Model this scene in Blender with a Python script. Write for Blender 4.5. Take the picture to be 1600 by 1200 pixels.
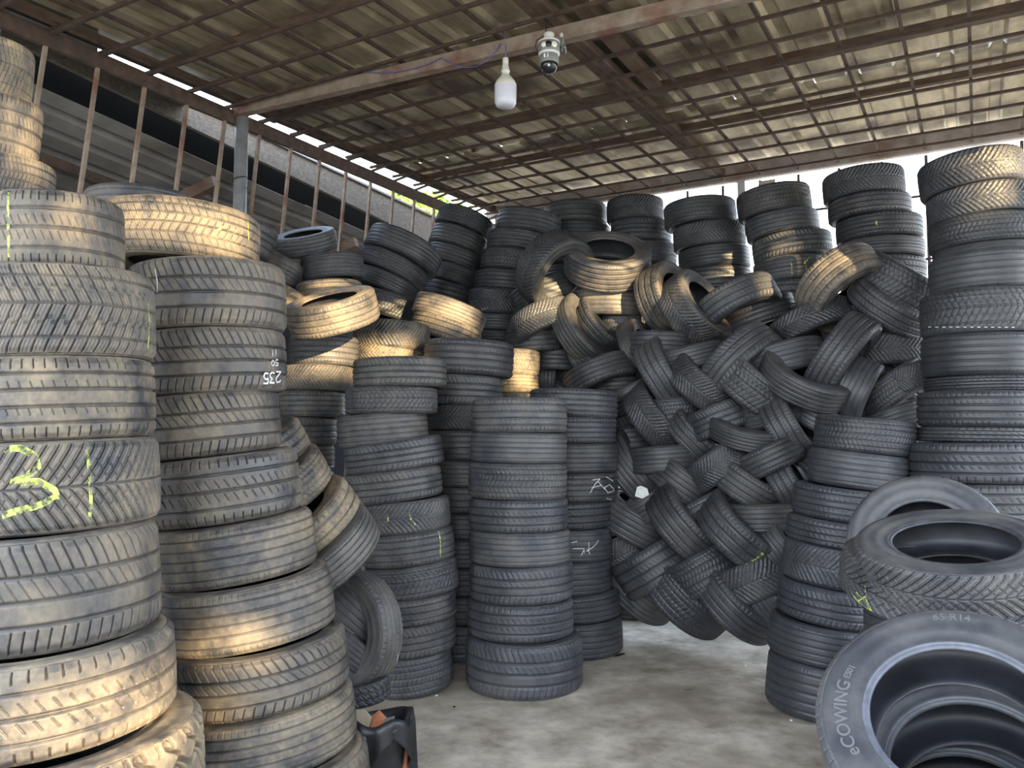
import bpy, math, random
import numpy as np
from mathutils import Vector, Matrix

random.seed(7)
SC = bpy.context.scene
COL = SC.collection
for o in list(bpy.data.objects):
    bpy.data.objects.remove(o)

# ------------------------------------------------------------------ camera
FPX, HOR, EYE = 1280.0, 680.0, 1.5
PITCH = math.atan((HOR - 600) / FPX)
cam_d = bpy.data.cameras.new('camera')
cam_d.sensor_width = 36
cam_d.lens = FPX / 1600 * 36
cam_d.clip_start = 0.02
cam_d.clip_end = 500
cam = bpy.data.objects.new('camera', cam_d)
COL.objects.link(cam)
cam.location = (0, 0, EYE)
cam.rotation_euler = (math.pi / 2 + PITCH, 0, 0)
SC.camera = cam

# ------------------------------------------------------------------ sky, sun, exposure
w = bpy.data.worlds.new('world')
SC.world = w
w.use_nodes = True
nt = w.node_tree
nt.nodes.clear()
wo = nt.nodes.new('ShaderNodeOutputWorld')
bg = nt.nodes.new('ShaderNodeBackground')
tc = nt.nodes.new('ShaderNodeTexCoord')
sx = nt.nodes.new('ShaderNodeSeparateXYZ')
rp = nt.nodes.new('ShaderNodeValToRGB')
rp.color_ramp.elements[0].position = 0.5
rp.color_ramp.elements[0].color = (0.90, 0.95, 1.0, 1)
rp.color_ramp.elements[1].position = 0.95
rp.color_ramp.elements[1].color = (0.52, 0.70, 1.0, 1)
mp = nt.nodes.new('ShaderNodeMapRange')
mp.inputs[1].default_value = -1
mp.inputs[2].default_value = 1
nt.links.new(tc.outputs['Generated'], sx.inputs[0])
nt.links.new(sx.outputs[2], mp.inputs[0])
nt.links.new(mp.outputs[0], rp.inputs[0])
nt.links.new(rp.outputs[0], bg.inputs[0])
bg.inputs[1].default_value = 3.2
nt.links.new(bg.outputs[0], wo.inputs[0])

SUN_TO = Vector((0.50, -0.85, 0.165)).normalized()   # direction towards the low evening sun
sd = bpy.data.lights.new('sun', 'SUN')
sd.energy = 8.5
sd.color = (1.0, 0.73, 0.39)
sd.angle = math.radians(0.35)
sun = bpy.data.objects.new('sun', sd)
COL.objects.link(sun)
sun.rotation_euler = SUN_TO.to_track_quat('Z', 'Y').to_euler()
sun.location = (8, -12, 6)

SC.view_settings.view_transform = 'Standard'
SC.view_settings.look = 'None'
SC.view_settings.gamma = 1
SC.view_settings.use_curve_mapping = False
SC.view_settings.exposure = 1.35

# ------------------------------------------------------------------ geometry of the view
CP, SP = math.cos(PITCH), math.sin(PITCH)
CAM = Vector((0, 0, EYE))


def ray(px, py):
    x, z = (px - 800) / FPX, (600 - py) / FPX
    return Vector((x, CP - z * SP, SP + z * CP))      # forward +Y, up +Z


def at(px, py, D):
    r = ray(px, py)
    return CAM + r * (D / r.y)


U2 = Vector((0.8687, -0.4953, 0))    # along the back wall
V2 = Vector((0.4953, 0.8687, 0))     # along the left wall, towards the back
C0 = Vector((-0.21, 9.0, 0))         # back left corner


def room(u, v, z):
    return C0 + U2 * u + V2 * v + Vector((0, 0, z))


def on_u(px, py, u):
    """point where the view ray meets the upright plane at distance u from the left wall"""
    r = ray(px, py)
    t = (u - (CAM - C0).dot(U2)) / r.dot(U2)
    return CAM + r * t


def uv_of(p):
    return (p - C0).dot(U2), (p - C0).dot(V2)


# ------------------------------------------------------------------ materials
def mat(name, base=(0.5, 0.5, 0.5), rough=0.7, metal=0.0):
    m = bpy.data.materials.new(name)
    m.use_nodes = True
    b = m.node_tree.nodes['Principled BSDF']
    b.inputs['Base Color'].default_value = (*base, 1)
    b.inputs['Roughness'].default_value = rough
    b.inputs['Metallic'].default_value = metal
    return m


def N(m, kind, **kw):
    n = m.node_tree.nodes.new(kind)
    for k, v in kw.items():
        setattr(n, k, v)
    return n


def noise_mat(name, c1, c2, scale=6, rough=0.8, metal=0.0, bump=0.0, stretch=(1, 1, 1), c3=None, s3=1.3, detail=6):
    m = mat(name, c1, rough, metal)
    L = m.node_tree.links
    b = m.node_tree.nodes['Principled BSDF']
    t = N(m, 'ShaderNodeTexCoord')
    oi = N(m, 'ShaderNodeObjectInfo')
    mm = N(m, 'ShaderNodeMapping')
    mm.inputs['Scale'].default_value = stretch
    ad = N(m, 'ShaderNodeVectorMath', operation='ADD')
    ml = N(m, 'ShaderNodeMath', operation='MULTIPLY')
    ml.inputs[1].default_value = 37.0
    L.new(oi.outputs['Random'], ml.inputs[0])
    L.new(t.outputs['Object'], ad.inputs[0])
    L.new(ml.outputs[0], ad.inputs[1])
    L.new(ad.outputs[0], mm.inputs[0])
    n = N(m, 'ShaderNodeTexNoise')
    n.inputs['Scale'].default_value = scale
    n.inputs['Detail'].default_value = detail
    n.inputs['Roughness'].default_value = 0.65
    L.new(mm.outputs[0], n.inputs['Vector'])
    r = N(m, 'ShaderNodeValToRGB')
    r.color_ramp.elements[0].position = 0.35
    r.color_ramp.elements[1].position = 0.65
    r.color_ramp.elements[0].color = (*c1, 1)
    r.color_ramp.elements[1].color = (*c2, 1)
    L.new(n.outputs[0], r.inputs[0])
    out = r.outputs[0]
    if c3:
        n3 = N(m, 'ShaderNodeTexNoise')
        n3.inputs['Scale'].default_value = s3
        n3.inputs['Detail'].default_value = 5
        L.new(ad.outputs[0], n3.inputs['Vector'])
        r3 = N(m, 'ShaderNodeValToRGB')
        r3.color_ramp.elements[0].position = 0.5
        r3.color_ramp.elements[1].position = 0.68
        L.new(n3.outputs[0], r3.inputs[0])
        mx = N(m, 'ShaderNodeMix', data_type='RGBA')
        L.new(r3.outputs[0], mx.inputs[0])
        L.new(out, mx.inputs[6])
        mx.inputs[7].default_value = (*c3, 1)
        out = mx.outputs[2]
    L.new(out, b.inputs['Base Color'])
    if bump:
        bp = N(m, 'ShaderNodeBump')
        bp.inputs['Strength'].default_value = bump
        bp.inputs['Distance'].default_value = 0.01
        L.new(n.outputs[0], bp.inputs['Height'])
        L.new(bp.outputs[0], b.inputs['Normal'])
    return m


def rubber_mat(name, side=False, liner=False):
    """Object Info colour: r = how dusty, g = how brown the dust is, b = how worn and grey the rubber"""
    m = mat(name, (0.03, 0.03, 0.03), 0.6)
    L = m.node_tree.links
    b = m.node_tree.nodes['Principled BSDF']
    t = N(m, 'ShaderNodeTexCoord')
    oi = N(m, 'ShaderNodeObjectInfo')
    sp = N(m, 'ShaderNodeSeparateColor')
    L.new(oi.outputs['Color'], sp.inputs[0])
    ml = N(m, 'ShaderNodeMath', operation='MULTIPLY')
    ml.inputs[1].default_value = 53.0
    L.new(oi.outputs['Random'], ml.inputs[0])
    ad = N(m, 'ShaderNodeVectorMath', operation='ADD')
    L.new(t.outputs['Object'], ad.inputs[0])
    L.new(ml.outputs[0], ad.inputs[1])
    n1 = N(m, 'ShaderNodeTexNoise')
    n1.inputs['Scale'].default_value = 5.0
    n1.inputs['Detail'].default_value = 8
    n1.inputs['Roughness'].default_value = 0.7
    L.new(ad.outputs[0], n1.inputs['Vector'])
    n2 = N(m, 'ShaderNodeTexNoise')
    n2.inputs['Scale'].default_value = 45.0
    n2.inputs['Detail'].default_value = 5
    L.new(ad.outputs[0], n2.inputs['Vector'])
    # rubber: black to worn grey
    rub = N(m, 'ShaderNodeMix', data_type='RGBA')
    rub.inputs[6].default_value = (0.012, 0.013, 0.016, 1)
    rub.inputs[7].default_value = (0.058, 0.064, 0.076, 1)
    mm = N(m, 'ShaderNodeMapRange')
    mm.inputs[1].default_value = 0.3
    mm.inputs[2].default_value = 0.7
    mm.inputs[3].default_value = 0.55
    mm.inputs[4].default_value = 1.25
    L.new(n1.outputs[0], mm.inputs[0])
    m2 = N(m, 'ShaderNodeMath', operation='MULTIPLY', use_clamp=True)
    L.new(mm.outputs[0], m2.inputs[0])
    L.new(sp.outputs[2], m2.inputs[1])
    # dust colour
    dc = N(m, 'ShaderNodeMix', data_type='RGBA')
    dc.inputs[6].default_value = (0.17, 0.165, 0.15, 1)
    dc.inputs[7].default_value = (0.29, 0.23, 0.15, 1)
    L.new(sp.outputs[1], dc.inputs[0])
    # dust amount: patchy; grooves' shade deepened in colour, as cleaner, less worn rubber
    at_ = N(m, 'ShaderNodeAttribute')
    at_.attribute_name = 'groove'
    a1 = N(m, 'ShaderNodeMapRange')
    a1.inputs[1].default_value = 0.38
    a1.inputs[2].default_value = 0.68
    a1.inputs[3].default_value = 0.08
    a1.inputs[4].default_value = 1.6
    L.new(n1.outputs[0], a1.inputs[0])
    a2 = N(m, 'ShaderNodeMapRange')
    a2.inputs[1].default_value = 0.3
    a2.inputs[2].default_value = 0.7
    a2.inputs[3].default_value = 0.7
    a2.inputs[4].default_value = 1.3
    L.new(n2.outputs[0], a2.inputs[0])
    a3 = N(m, 'ShaderNodeMath', operation='MULTIPLY')
    L.new(a1.outputs[0], a3.inputs[0])
    L.new(a2.outputs[0], a3.inputs[1])
    a4 = N(m, 'ShaderNodeMath', operation='MULTIPLY', use_clamp=True)
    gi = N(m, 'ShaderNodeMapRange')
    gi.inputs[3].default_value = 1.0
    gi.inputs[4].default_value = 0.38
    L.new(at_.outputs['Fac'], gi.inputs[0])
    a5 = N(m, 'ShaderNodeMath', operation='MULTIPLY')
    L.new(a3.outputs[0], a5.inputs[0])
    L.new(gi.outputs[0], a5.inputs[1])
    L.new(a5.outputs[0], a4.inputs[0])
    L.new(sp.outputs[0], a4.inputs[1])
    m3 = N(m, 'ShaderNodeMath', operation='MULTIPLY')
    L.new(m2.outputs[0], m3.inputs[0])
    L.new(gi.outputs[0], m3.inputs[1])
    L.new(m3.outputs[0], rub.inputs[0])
    mx = N(m, 'ShaderNodeMix', data_type='RGBA')
    L.new(a4.outputs[0], mx.inputs[0])
    L.new(rub.outputs[2], mx.inputs[6])
    L.new(dc.outputs[2], mx.inputs[7])
    L.new(mx.outputs[2], b.inputs['Base Color'])
    rr = N(m, 'ShaderNodeMapRange')
    rr.inputs[3].default_value = 0.42
    rr.inputs[4].default_value = 0.9
    L.new(a4.outputs[0], rr.inputs[0])
    L.new(rr.outputs[0], b.inputs['Roughness'])
    b.inputs['Specular IOR Level'].default_value = 0.5
    bp = N(m, 'ShaderNodeBump')
    bp.inputs['Strength'].default_value = 0.25
    bp.inputs['Distance'].default_value = 0.003
    L.new(n2.outputs[0], bp.inputs['Height'])
    L.new(bp.outputs[0], b.inputs['Normal'])
    return m


M = {}
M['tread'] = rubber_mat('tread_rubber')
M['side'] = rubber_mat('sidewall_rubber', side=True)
M['liner'] = noise_mat('inner_liner_rubber', (0.012, 0.013, 0.016), (0.03, 0.032, 0.04), 8, 0.5)
M['concrete'] = noise_mat('floor_concrete', (0.33, 0.275, 0.21), (0.74, 0.66, 0.54), 4.0, 0.88, bump=0.4, c3=(0.33, 0.275, 0.205), s3=1.6, detail=10)
M['dirt'] = noise_mat('yard_dirt', (0.30, 0.25, 0.18), (0.42, 0.36, 0.27), 1.5, 0.95)
M['sheet'] = noise_mat('weathered_roof_sheet', (0.32, 0.26, 0.17), (0.55, 0.46, 0.31), 3.0, 0.48, 0.5, stretch=(3, 0.6, 1), c3=(0.12, 0.085, 0.06), s3=2.0)
M['sheet2'] = noise_mat('old_grey_sheet', (0.14, 0.13, 0.12), (0.24, 0.225, 0.21), 2.0, 0.7, 0.1, c3=(0.1, 0.08, 0.06))
M['rust'] = noise_mat('rusty_bar_steel', (0.055, 0.038, 0.030), (0.11, 0.072, 0.052), 14, 0.8, 0.2)
M['rustl'] = noise_mat('pale_rusty_steel', (0.20, 0.15, 0.11), (0.33, 0.27, 0.21), 9, 0.75, 0.2, c3=(0.19, 0.09, 0.06), s3=5)
M['wood'] = noise_mat('brown_roof_timber', (0.085, 0.055, 0.038), (0.18, 0.12, 0.082), 6, 0.85, stretch=(1, 1, 8), c3=(0.09, 0.05, 0.035), s3=3, bump=0.3)
M['plank'] = noise_mat('sun_mask_plank', (0.20, 0.165, 0.125), (0.33, 0.275, 0.21), 5, 0.85, stretch=(0.6, 6, 10), bump=0.3)
M['galv'] = noise_mat('galvanised_pipe', (0.30, 0.32, 0.33), (0.43, 0.44, 0.45), 12, 0.5, 0.4)
M['fascia'] = noise_mat('weathered_fascia_board', (0.08, 0.064, 0.048), (0.15, 0.122, 0.092), 5, 0.85, stretch=(0.6, 6, 10), bump=0.3)
M['dark'] = noise_mat('shed_interior_shade', (0.010, 0.012, 0.017), (0.02, 0.023, 0.03), 2, 0.9)  # near-black colour stands in for the shed's unlit interior
M['yellow'] = noise_mat('yellow_marking_paint', (0.48, 0.60, 0.10), (0.62, 0.70, 0.2), 40, 0.7)
M['white'] = noise_mat('white_chalk', (0.72, 0.72, 0.72), (0.9, 0.9, 0.9), 60, 0.8)
M['leaf'] = noise_mat('sunlit_leaves', (0.13, 0.26, 0.03), (0.35, 0.48, 0.08), 5, 0.6)
M['bark'] = noise_mat('tree_bark', (0.12, 0.09, 0.06), (0.2, 0.15, 0.1), 9, 0.9)
M['bulbw'] = mat('bulb_white_plastic', (0.66, 0.63, 0.56), 0.35)
M['bulbd'] = mat('bulb_frosted_diffuser', (0.58, 0.58, 0.64), 0.25)
M['camw'] = mat('camera_white_plastic', (0.62, 0.60, 0.56), 0.35)
M['camg'] = mat('camera_grey_plastic', (0.17, 0.18, 0.17), 0.4)
M['camk'] = mat('camera_black_gloss', (0.015, 0.016, 0.018), 0.12)
M['lens'] = mat('lamp_lens', (0.75, 0.72, 0.62), 0.2)
M['wire'] = mat('violet_wire', (0.12, 0.10, 0.30), 0.5)
M['kwire'] = mat('black_wire', (0.02, 0.02, 0.02), 0.5)
M['bag'] = noise_mat('black_plastic_sheet', (0.012, 0.013, 0.015), (0.03, 0.032, 0.037), 5, 0.4)
M['tan'] = noise_mat('tan_cardboard', (0.45, 0.37, 0.26), (0.56, 0.48, 0.36), 6, 0.8)
M['orange'] = noise_mat('orange_brick_red', (0.42, 0.15, 0.07), (0.55, 0.22, 0.11), 8, 0.8)
M['alu'] = mat('brushed_aluminium', (0.55, 0.57, 0.58), 0.3, 0.8)
M['bead'] = noise_mat('bead_rubber', (0.075, 0.082, 0.10), (0.13, 0.14, 0.17), 20, 0.42)
M['beam'] = noise_mat('pale_primed_beam', (0.36, 0.31, 0.28), (0.52, 0.45, 0.41), 7, 0.7, c3=(0.3, 0.2, 0.15), s3=4)
M['tag'] = noise_mat('grubby_paper', (0.40, 0.40, 0.38), (0.6, 0.6, 0.58), 60, 0.8)
M['bead2'] = noise_mat('dull_bead_rubber', (0.035, 0.038, 0.045), (0.07, 0.075, 0.085), 20, 0.45)
M['letter'] = mat('raised_letter_rubber', (0.12, 0.123, 0.125), 0.6)

for k_, sc_, lo_, hi_ in (('yellow', 55, .38, .62), ('white', 130, .25, .4)):
    m_ = M[k_] if k_ == 'yellow' else noise_mat('thin_chalk', (0.62, 0.62, 0.62), (0.8, 0.8, 0.8), 60, 0.8)
    if k_ == 'white': M['chalk'] = m_
    n_ = N(m_, 'ShaderNodeTexNoise')
    n_.inputs['Scale'].default_value = sc_
    t_ = N(m_, 'ShaderNodeTexCoord')
    r_ = N(m_, 'ShaderNodeMapRange')
    r_.inputs[1].default_value = lo_
    r_.inputs[2].default_value = hi_
    r_.inputs[4].default_value = .9
    m_.node_tree.links.new(t_.outputs['Object'], n_.inputs['Vector'])
    m_.node_tree.links.new(n_.outputs[0], r_.inputs[0])
    m_.node_tree.links.new(r_.outputs[0], m_.node_tree.nodes['Principled BSDF'].inputs['Alpha'])

# ------------------------------------------------------------------ mesh helpers
def link_mesh(name, verts, faces, m, parent=None, smooth=False):
    me = bpy.data.meshes.new(name)
    me.from_pydata([tuple(v) for v in verts], [], faces)
    me.update()
    if m:
        me.materials.append(m)
    if smooth:
        me.shade_smooth()
    o = bpy.data.objects.new(name, me)
    COL.objects.link(o)
    if parent:
        o.parent = parent
    return o


def tag(o, label=None, cat=None, group=None, kind=None):
    if label: o['label'] = label
    if cat: o['category'] = cat
    if group: o['group'] = group
    if kind: o['kind'] = kind
    return o


def empty(name, loc=(0, 0, 0)):
    o = bpy.data.objects.new(name, None)
    o.empty_display_size = 0.05
    COL.objects.link(o)
    o.location = loc
    return o


def bar_geo(a, b, wx, wz, up=Vector((0, 0, 1))):
    """box beam from a to b, wx wide, wz high"""
    a, b = Vector(a), Vector(b)
    d = (b - a).normalized()
    s = d.cross(up)
    if s.length < 1e-4:
        s = Vector((1, 0, 0))
    s.normalize()
    h = s.cross(d).normalized()
    V = []
    for p in (a, b):
        for i, j in ((-1, -1), (1, -1), (1, 1), (-1, 1)):
            V.append(p + s * (i * wx / 2) + h * (j * wz / 2))
    F = [(3, 2, 1, 0), (4, 5, 6, 7), (0, 1, 5, 4), (1, 2, 6, 5), (2, 3, 7, 6), (3, 0, 4, 7)]
    return V, F


def beam(name, a, b, wx, wz, m, parent=None, bev=0.0):
    V, F = bar_geo(a, b, wx, wz)
    o = link_mesh(name, V, F, m, parent)
    if bev:
        md = o.modifiers.new('b', 'BEVEL')
        md.width = bev
        md.segments = 1
    return o


def tube(name, pts, r, m, parent=None, n=8, closed=False):
    pts = [Vector(p) for p in pts]
    V, F = [], []
    prev = None
    for i, p in enumerate(pts):
        d = (pts[min(i + 1, len(pts) - 1)] - pts[max(i - 1, 0)]).normalized()
        a = prev if prev is not None else (Vector((0, 0, 1)) if abs(d.z) < 0.9 else Vector((1, 0, 0)))
        s = (a - d * a.dot(d)).normalized()
        prev = s
        t = d.cross(s)
        rr = r[i] if isinstance(r, (list, tuple)) else r
        for k in range(n):
            an = 2 * math.pi * k / n
            V.append(p + s * (math.cos(an) * rr) + t * (math.sin(an) * rr))
    for i in range(len(pts) - 1):
        for k in range(n):
            F.append((i * n + k, i * n + (k + 1) % n, (i + 1) * n + (k + 1) % n, (i + 1) * n + k))
    F.append(tuple(range(n - 1, -1, -1)))
    F.append(tuple((len(pts) - 1) * n + k for k in range(n)))
    return link_mesh(name, V, F, m, parent, True)


def lathe(name, prof, m, parent=None, n=32, loc=(0, 0, 0)):
    V, F = [], []
    for r, z in prof:
        for k in range(n):
            a = 2 * math.pi * k / n
            V.append((math.cos(a) * r + loc[0], math.sin(a) * r + loc[1], z + loc[2]))
    for i in range(len(prof) - 1):
        for k in range(n):
            F.append((i * n + k, i * n + (k + 1) % n, (i + 1) * n + (k + 1) % n, (i + 1) * n + k))
    return link_mesh(name, V, F, m, parent, True)


# ------------------------------------------------------------------ tyre meshes (unit tyre R=0.32, W=0.22)
R0, W0 = 0.32, 0.22
NA = 320


def sst(x, e0, e1):
    t = np.clip((x - e0) / (e1 - e0), 0, 1)
    return t * t * (3 - 2 * t)


def line(d, wdt, soft):
    """1 inside a groove of half width wdt around d = 0"""
    return 1 - sst(np.abs(d), wdt, wdt + soft)


def per(x):
    """signed distance to the nearest integer"""
    return x - np.round(x)


def pattern(k, A, S):
    """groove depth 0..1 over the angle A (turns) and S in -1..1 across the tread"""
    g = np.zeros_like(S)
    aS = np.abs(S)

    def circ(pos, wd):
        nonlocal g
        g = np.maximum(g, line(S - pos, wd, 0.022))

    def lat(n, shift, wd, mask, depth=0.8):
        nonlocal g
        d = per(A * n + shift) / n * 2 * math.pi * R0 / 0.09    # in tread half widths
        g = np.maximum(g, depth * line(d, wd, 0.022) * mask)

    sh = (aS > 0.74).astype(float)
    if k == 0:      # five ribs, shoulder slots
        for p in (-.62, -.21, .21, .62): circ(p, .026)
        lat(64, 0.25 * aS, .012, sh * (aS < .98), .8)
        lat(64, S * 1.2, .008, ((aS > .24) & (aS < .42)).astype(float), .5)
    elif k == 1:    # four wide ribs, slanted cuts
        for p in (-.55, 0.0, .52): circ(p, .03)
        lat(56, S * 2.0, .012, ((aS > .08) & (aS < .34)).astype(float), .6)
        lat(56, 0.0, .014, sh, .9)
    elif k == 2:    # directional swept grooves
        lat(60, -2.6 * aS ** .8, .020, np.ones_like(S), .95)
        lat(120, -5.2 * aS ** .8 + .5, .004, (aS > .12).astype(float), .45)
        circ(0, .012)
        lat(60, 2.0 * aS + .3, .006, ((aS > .2) & (aS < .6)).astype(float), .6)
    elif k == 3:    # winter blocks in zigzag
        z = np.abs(per(S * 2.0)) * 2
        lat(66, 1.6 * S, .012, (aS > .3).astype(float), .85)
        lat(66, -1.6 * S, .012, (aS <= .3).astype(float), .85)
        for p in (-.66, -.3, .05, .4, .7): circ(p, .014)
        lat(198, 4.8 * S, .002, np.ones_like(S), .35)
    elif k == 4:    # worn, six plain ribs
        for p in (-.7, -.35, 0, .35, .7): circ(p, .016)
        lat(90, 0, .008, ((aS > .8)).astype(float), .35)
    elif k == 5:    # all terrain lugs
        d1 = per(A * 26 + .25 * np.sin(S * 9)) / 26 * 2 * math.pi * R0 / .09
        g = np.maximum(g, line(d1, .06, .04) * (aS > .30))
        d2 = S - .30 * np.sin(2 * math.pi * A * 26) * .35
        g = np.maximum(g, line(np.abs(d2) - .33, .05, .04))
        d3 = per(A * 26 + .5 + S * .9) / 26 * 2 * math.pi * R0 / .09
        g = np.maximum(g, line(d3, .045, .04) * (aS < .36))
        g = np.maximum(g, .9 * line(per(A * 52) / 52 * 22, .04, .04) * (aS > .72))
    elif k == 6:    # asymmetric: ribs on one side, swept cuts on the other
        for p in (-.5, -.05, .4): circ(p, .028)
        lat(60, 1.6 * S, .014, (S > .44).astype(float), .8)
        lat(60, -1.0 * S, .014, (S < -.55).astype(float), .8)
        lat(60, 2.5 * S, .009, ((S > -.03) & (S < .36)).astype(float), .5)
    else:           # herringbone blocks
        zig = np.where(aS < .5, 1.9 * S, 1.9 * np.sign(S) * .5)
        lat(54, 1.7 * np.abs(S - .12), .017, np.ones_like(S), .95)
        lat(162, 5.1 * np.abs(S - .12), .002, np.ones_like(S), .35)
        for p in (-.66, .12, .72): circ(p + 0, .014)
        g = np.maximum(g, line(S + .27 - .06 * np.sign(per(A * 54 + 1.7 * np.abs(S - .12))), .014, .03) * .7)
        g = np.maximum(g, line(S - .44 + .06 * np.sign(per(A * 54 + 1.7 * np.abs(S - .12))), .014, .03) * .7)
    # no grooves past the shoulder edge
    return g * (1 - sst(aS, .96, 1.0))


def np_mesh(name, co, quads, m, groove=None):
    me = bpy.data.meshes.new(name)
    nv, nf = len(co), len(quads)
    me.vertices.add(nv)
    me.vertices.foreach_set('co', co.astype(np.float32).ravel())
    me.loops.add(nf * 4)
    me.loops.foreach_set('vertex_index', quads.astype(np.int32).ravel())
    me.polygons.add(nf)
    me.polygons.foreach_set('loop_start', np.arange(0, nf * 4, 4, dtype=np.int32))
    me.polygons.foreach_set('loop_total', np.full(nf, 4, dtype=np.int32))
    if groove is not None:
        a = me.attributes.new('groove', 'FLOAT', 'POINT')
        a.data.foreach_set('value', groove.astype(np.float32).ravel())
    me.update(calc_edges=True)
    me.validate()
    me.materials.append(m)
    me.shade_smooth()
    return me


def ring_quads(rows, n):
    i = np.arange(rows - 1)[:, None]
    k = np.arange(n)[None, :]
    a = i * n + k
    b = i * n + (k + 1) % n
    return np.stack([a, b, b + n, a + n], -1).reshape(-1, 4)


def tread_mesh(k, NA=400, NR=42):
    s = np.linspace(-1, 1, NR)
    s = np.concatenate([[-1.10, -1.05], s, [1.05, 1.10]])
    A = (np.arange(NA) / NA)
    S, AA = np.meshgrid(s, A, indexing='ij')
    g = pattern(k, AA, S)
    aS = np.abs(S)
    z = np.clip(S, -1, 1) * .465 * W0 + np.sign(S) * np.clip(aS - 1, 0, 1) * .022
    crown = R0 * (1 - .012 * aS ** 2 - .030 * sst(aS, .84, 1.0) - .32 * np.clip(aS - 1, 0, 1))
    depth = .010 if k != 5 else .014
    if k == 4: depth = .007
    r = crown - g * depth
    ang = AA * 2 * math.pi
    co = np.stack([r * np.cos(ang), r * np.sin(ang), z], -1).reshape(-1, 3)
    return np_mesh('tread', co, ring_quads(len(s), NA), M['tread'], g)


PROF_SIDE = [(.935, .468), (.935, .474), (.925, .485), (.90, .495), (.872, .499), (.868, .496), (.83, .5), (.79, .496), (.785, .499), (.74, .487), (.735, .481),
             (.70, .468), (.675, .452), (.668, .456), (.655, .455), (.648, .442), (.635, .438), (.622, .436), (.612, .428), (.607, .412), (.608, .39)]
PROF_LINER = [(.608, .392), (.625, .378), (.66, .39), (.72, .43), (.80, .455), (.87, .44), (.915, .38), (.94, .25), (.948, 0),
              (.94, -.25), (.915, -.38), (.87, -.44), (.80, -.455), (.72, -.43), (.66, -.39), (.625, -.378), (.608, -.392)]


def side_z(rn):
    """half width of the sidewall at relative radius rn, in tyre widths"""
    p = sorted(PROF_SIDE)
    return float(np.interp(rn, [a for a, b in p], [b for a, b in p]))


def prof_mesh(name, prof, m, n=160, flip=False):
    a = np.arange(n) / n * 2 * math.pi
    r = np.array([p[0] for p in prof])[:, None] * R0
    z = np.array([p[1] for p in prof])[:, None] * W0 * np.ones((1, n))
    co = np.stack([r * np.cos(a)[None], r * np.sin(a)[None], z], -1).reshape(-1, 3)
    q = ring_quads(len(prof), n)
    if flip:
        q = q[:, ::-1]
    return np_mesh(name, co, q, m, np.zeros(len(co)))


TREADS = [tread_mesh(k) for k in range(8)]
HIRES = {}


def hi_tread(k):
    if k not in HIRES: HIRES[k] = tread_mesh(k, 1200, 72)
    return HIRES[k]

SIDE_TOP = prof_mesh('sidewall', PROF_SIDE, M['side'])
SIDE_BOT = prof_mesh('sidewall', [(r, -z) for r, z in PROF_SIDE], M['side'], flip=True)
LINER = prof_mesh('inner_liner', PROF_LINER, M['liner'], 96)

DES = ['ribbed', 'broad-ribbed', 'swept-groove', 'block-tread', 'worn', 'knobbly', 'slant-cut', 'herringbone']
TYRES = []


def tyre(center, axis, R, W, k, dust, label=None, group=None, spin=None):
    hi = (center - CAM).length < 3.95
    root = empty('car_tyre', center)
    q = axis.normalized().to_track_quat('Z', 'Y')
    if spin is None:
        spin = random.uniform(0, 6.28)
    root.rotation_mode = 'QUATERNION'
    root.rotation_quaternion = q @ Matrix.Rotation(spin, 3, 'Z').to_quaternion()
    root.scale = (R / R0, R / R0, W / W0)
    d, br, gr = dust
    f = random.uniform(.6, 1.4)
    col = (d * f, min(1, max(0, br + random.uniform(-.12, .12))), min(1, gr * random.uniform(.65, 1.3)), 1)
    for nm, me in (('tread', hi_tread(k) if hi else TREADS[k]), ('sidewall', SIDE_TOP), ('sidewall', SIDE_BOT), ('inner_liner', LINER)):
        c = bpy.data.objects.new(nm, me)
        c.color = col
        c.parent = root
        COL.objects.link(c)
    root['category'] = 'tyre'
    if label: root['label'] = label
    if group: root['group'] = group
    TYRES.append(root)
    root['_R'] = R
    root['_W'] = W
    return root


ORD = ['topmost', 'second', 'third', 'fourth', 'fifth', 'sixth', 'seventh', 'eighth', 'ninth', 'tenth', 'eleventh', 'twelfth', 'thirteenth', 'fourteenth', 'fifteenth', 'sixteenth', 'seventeenth']


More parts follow.
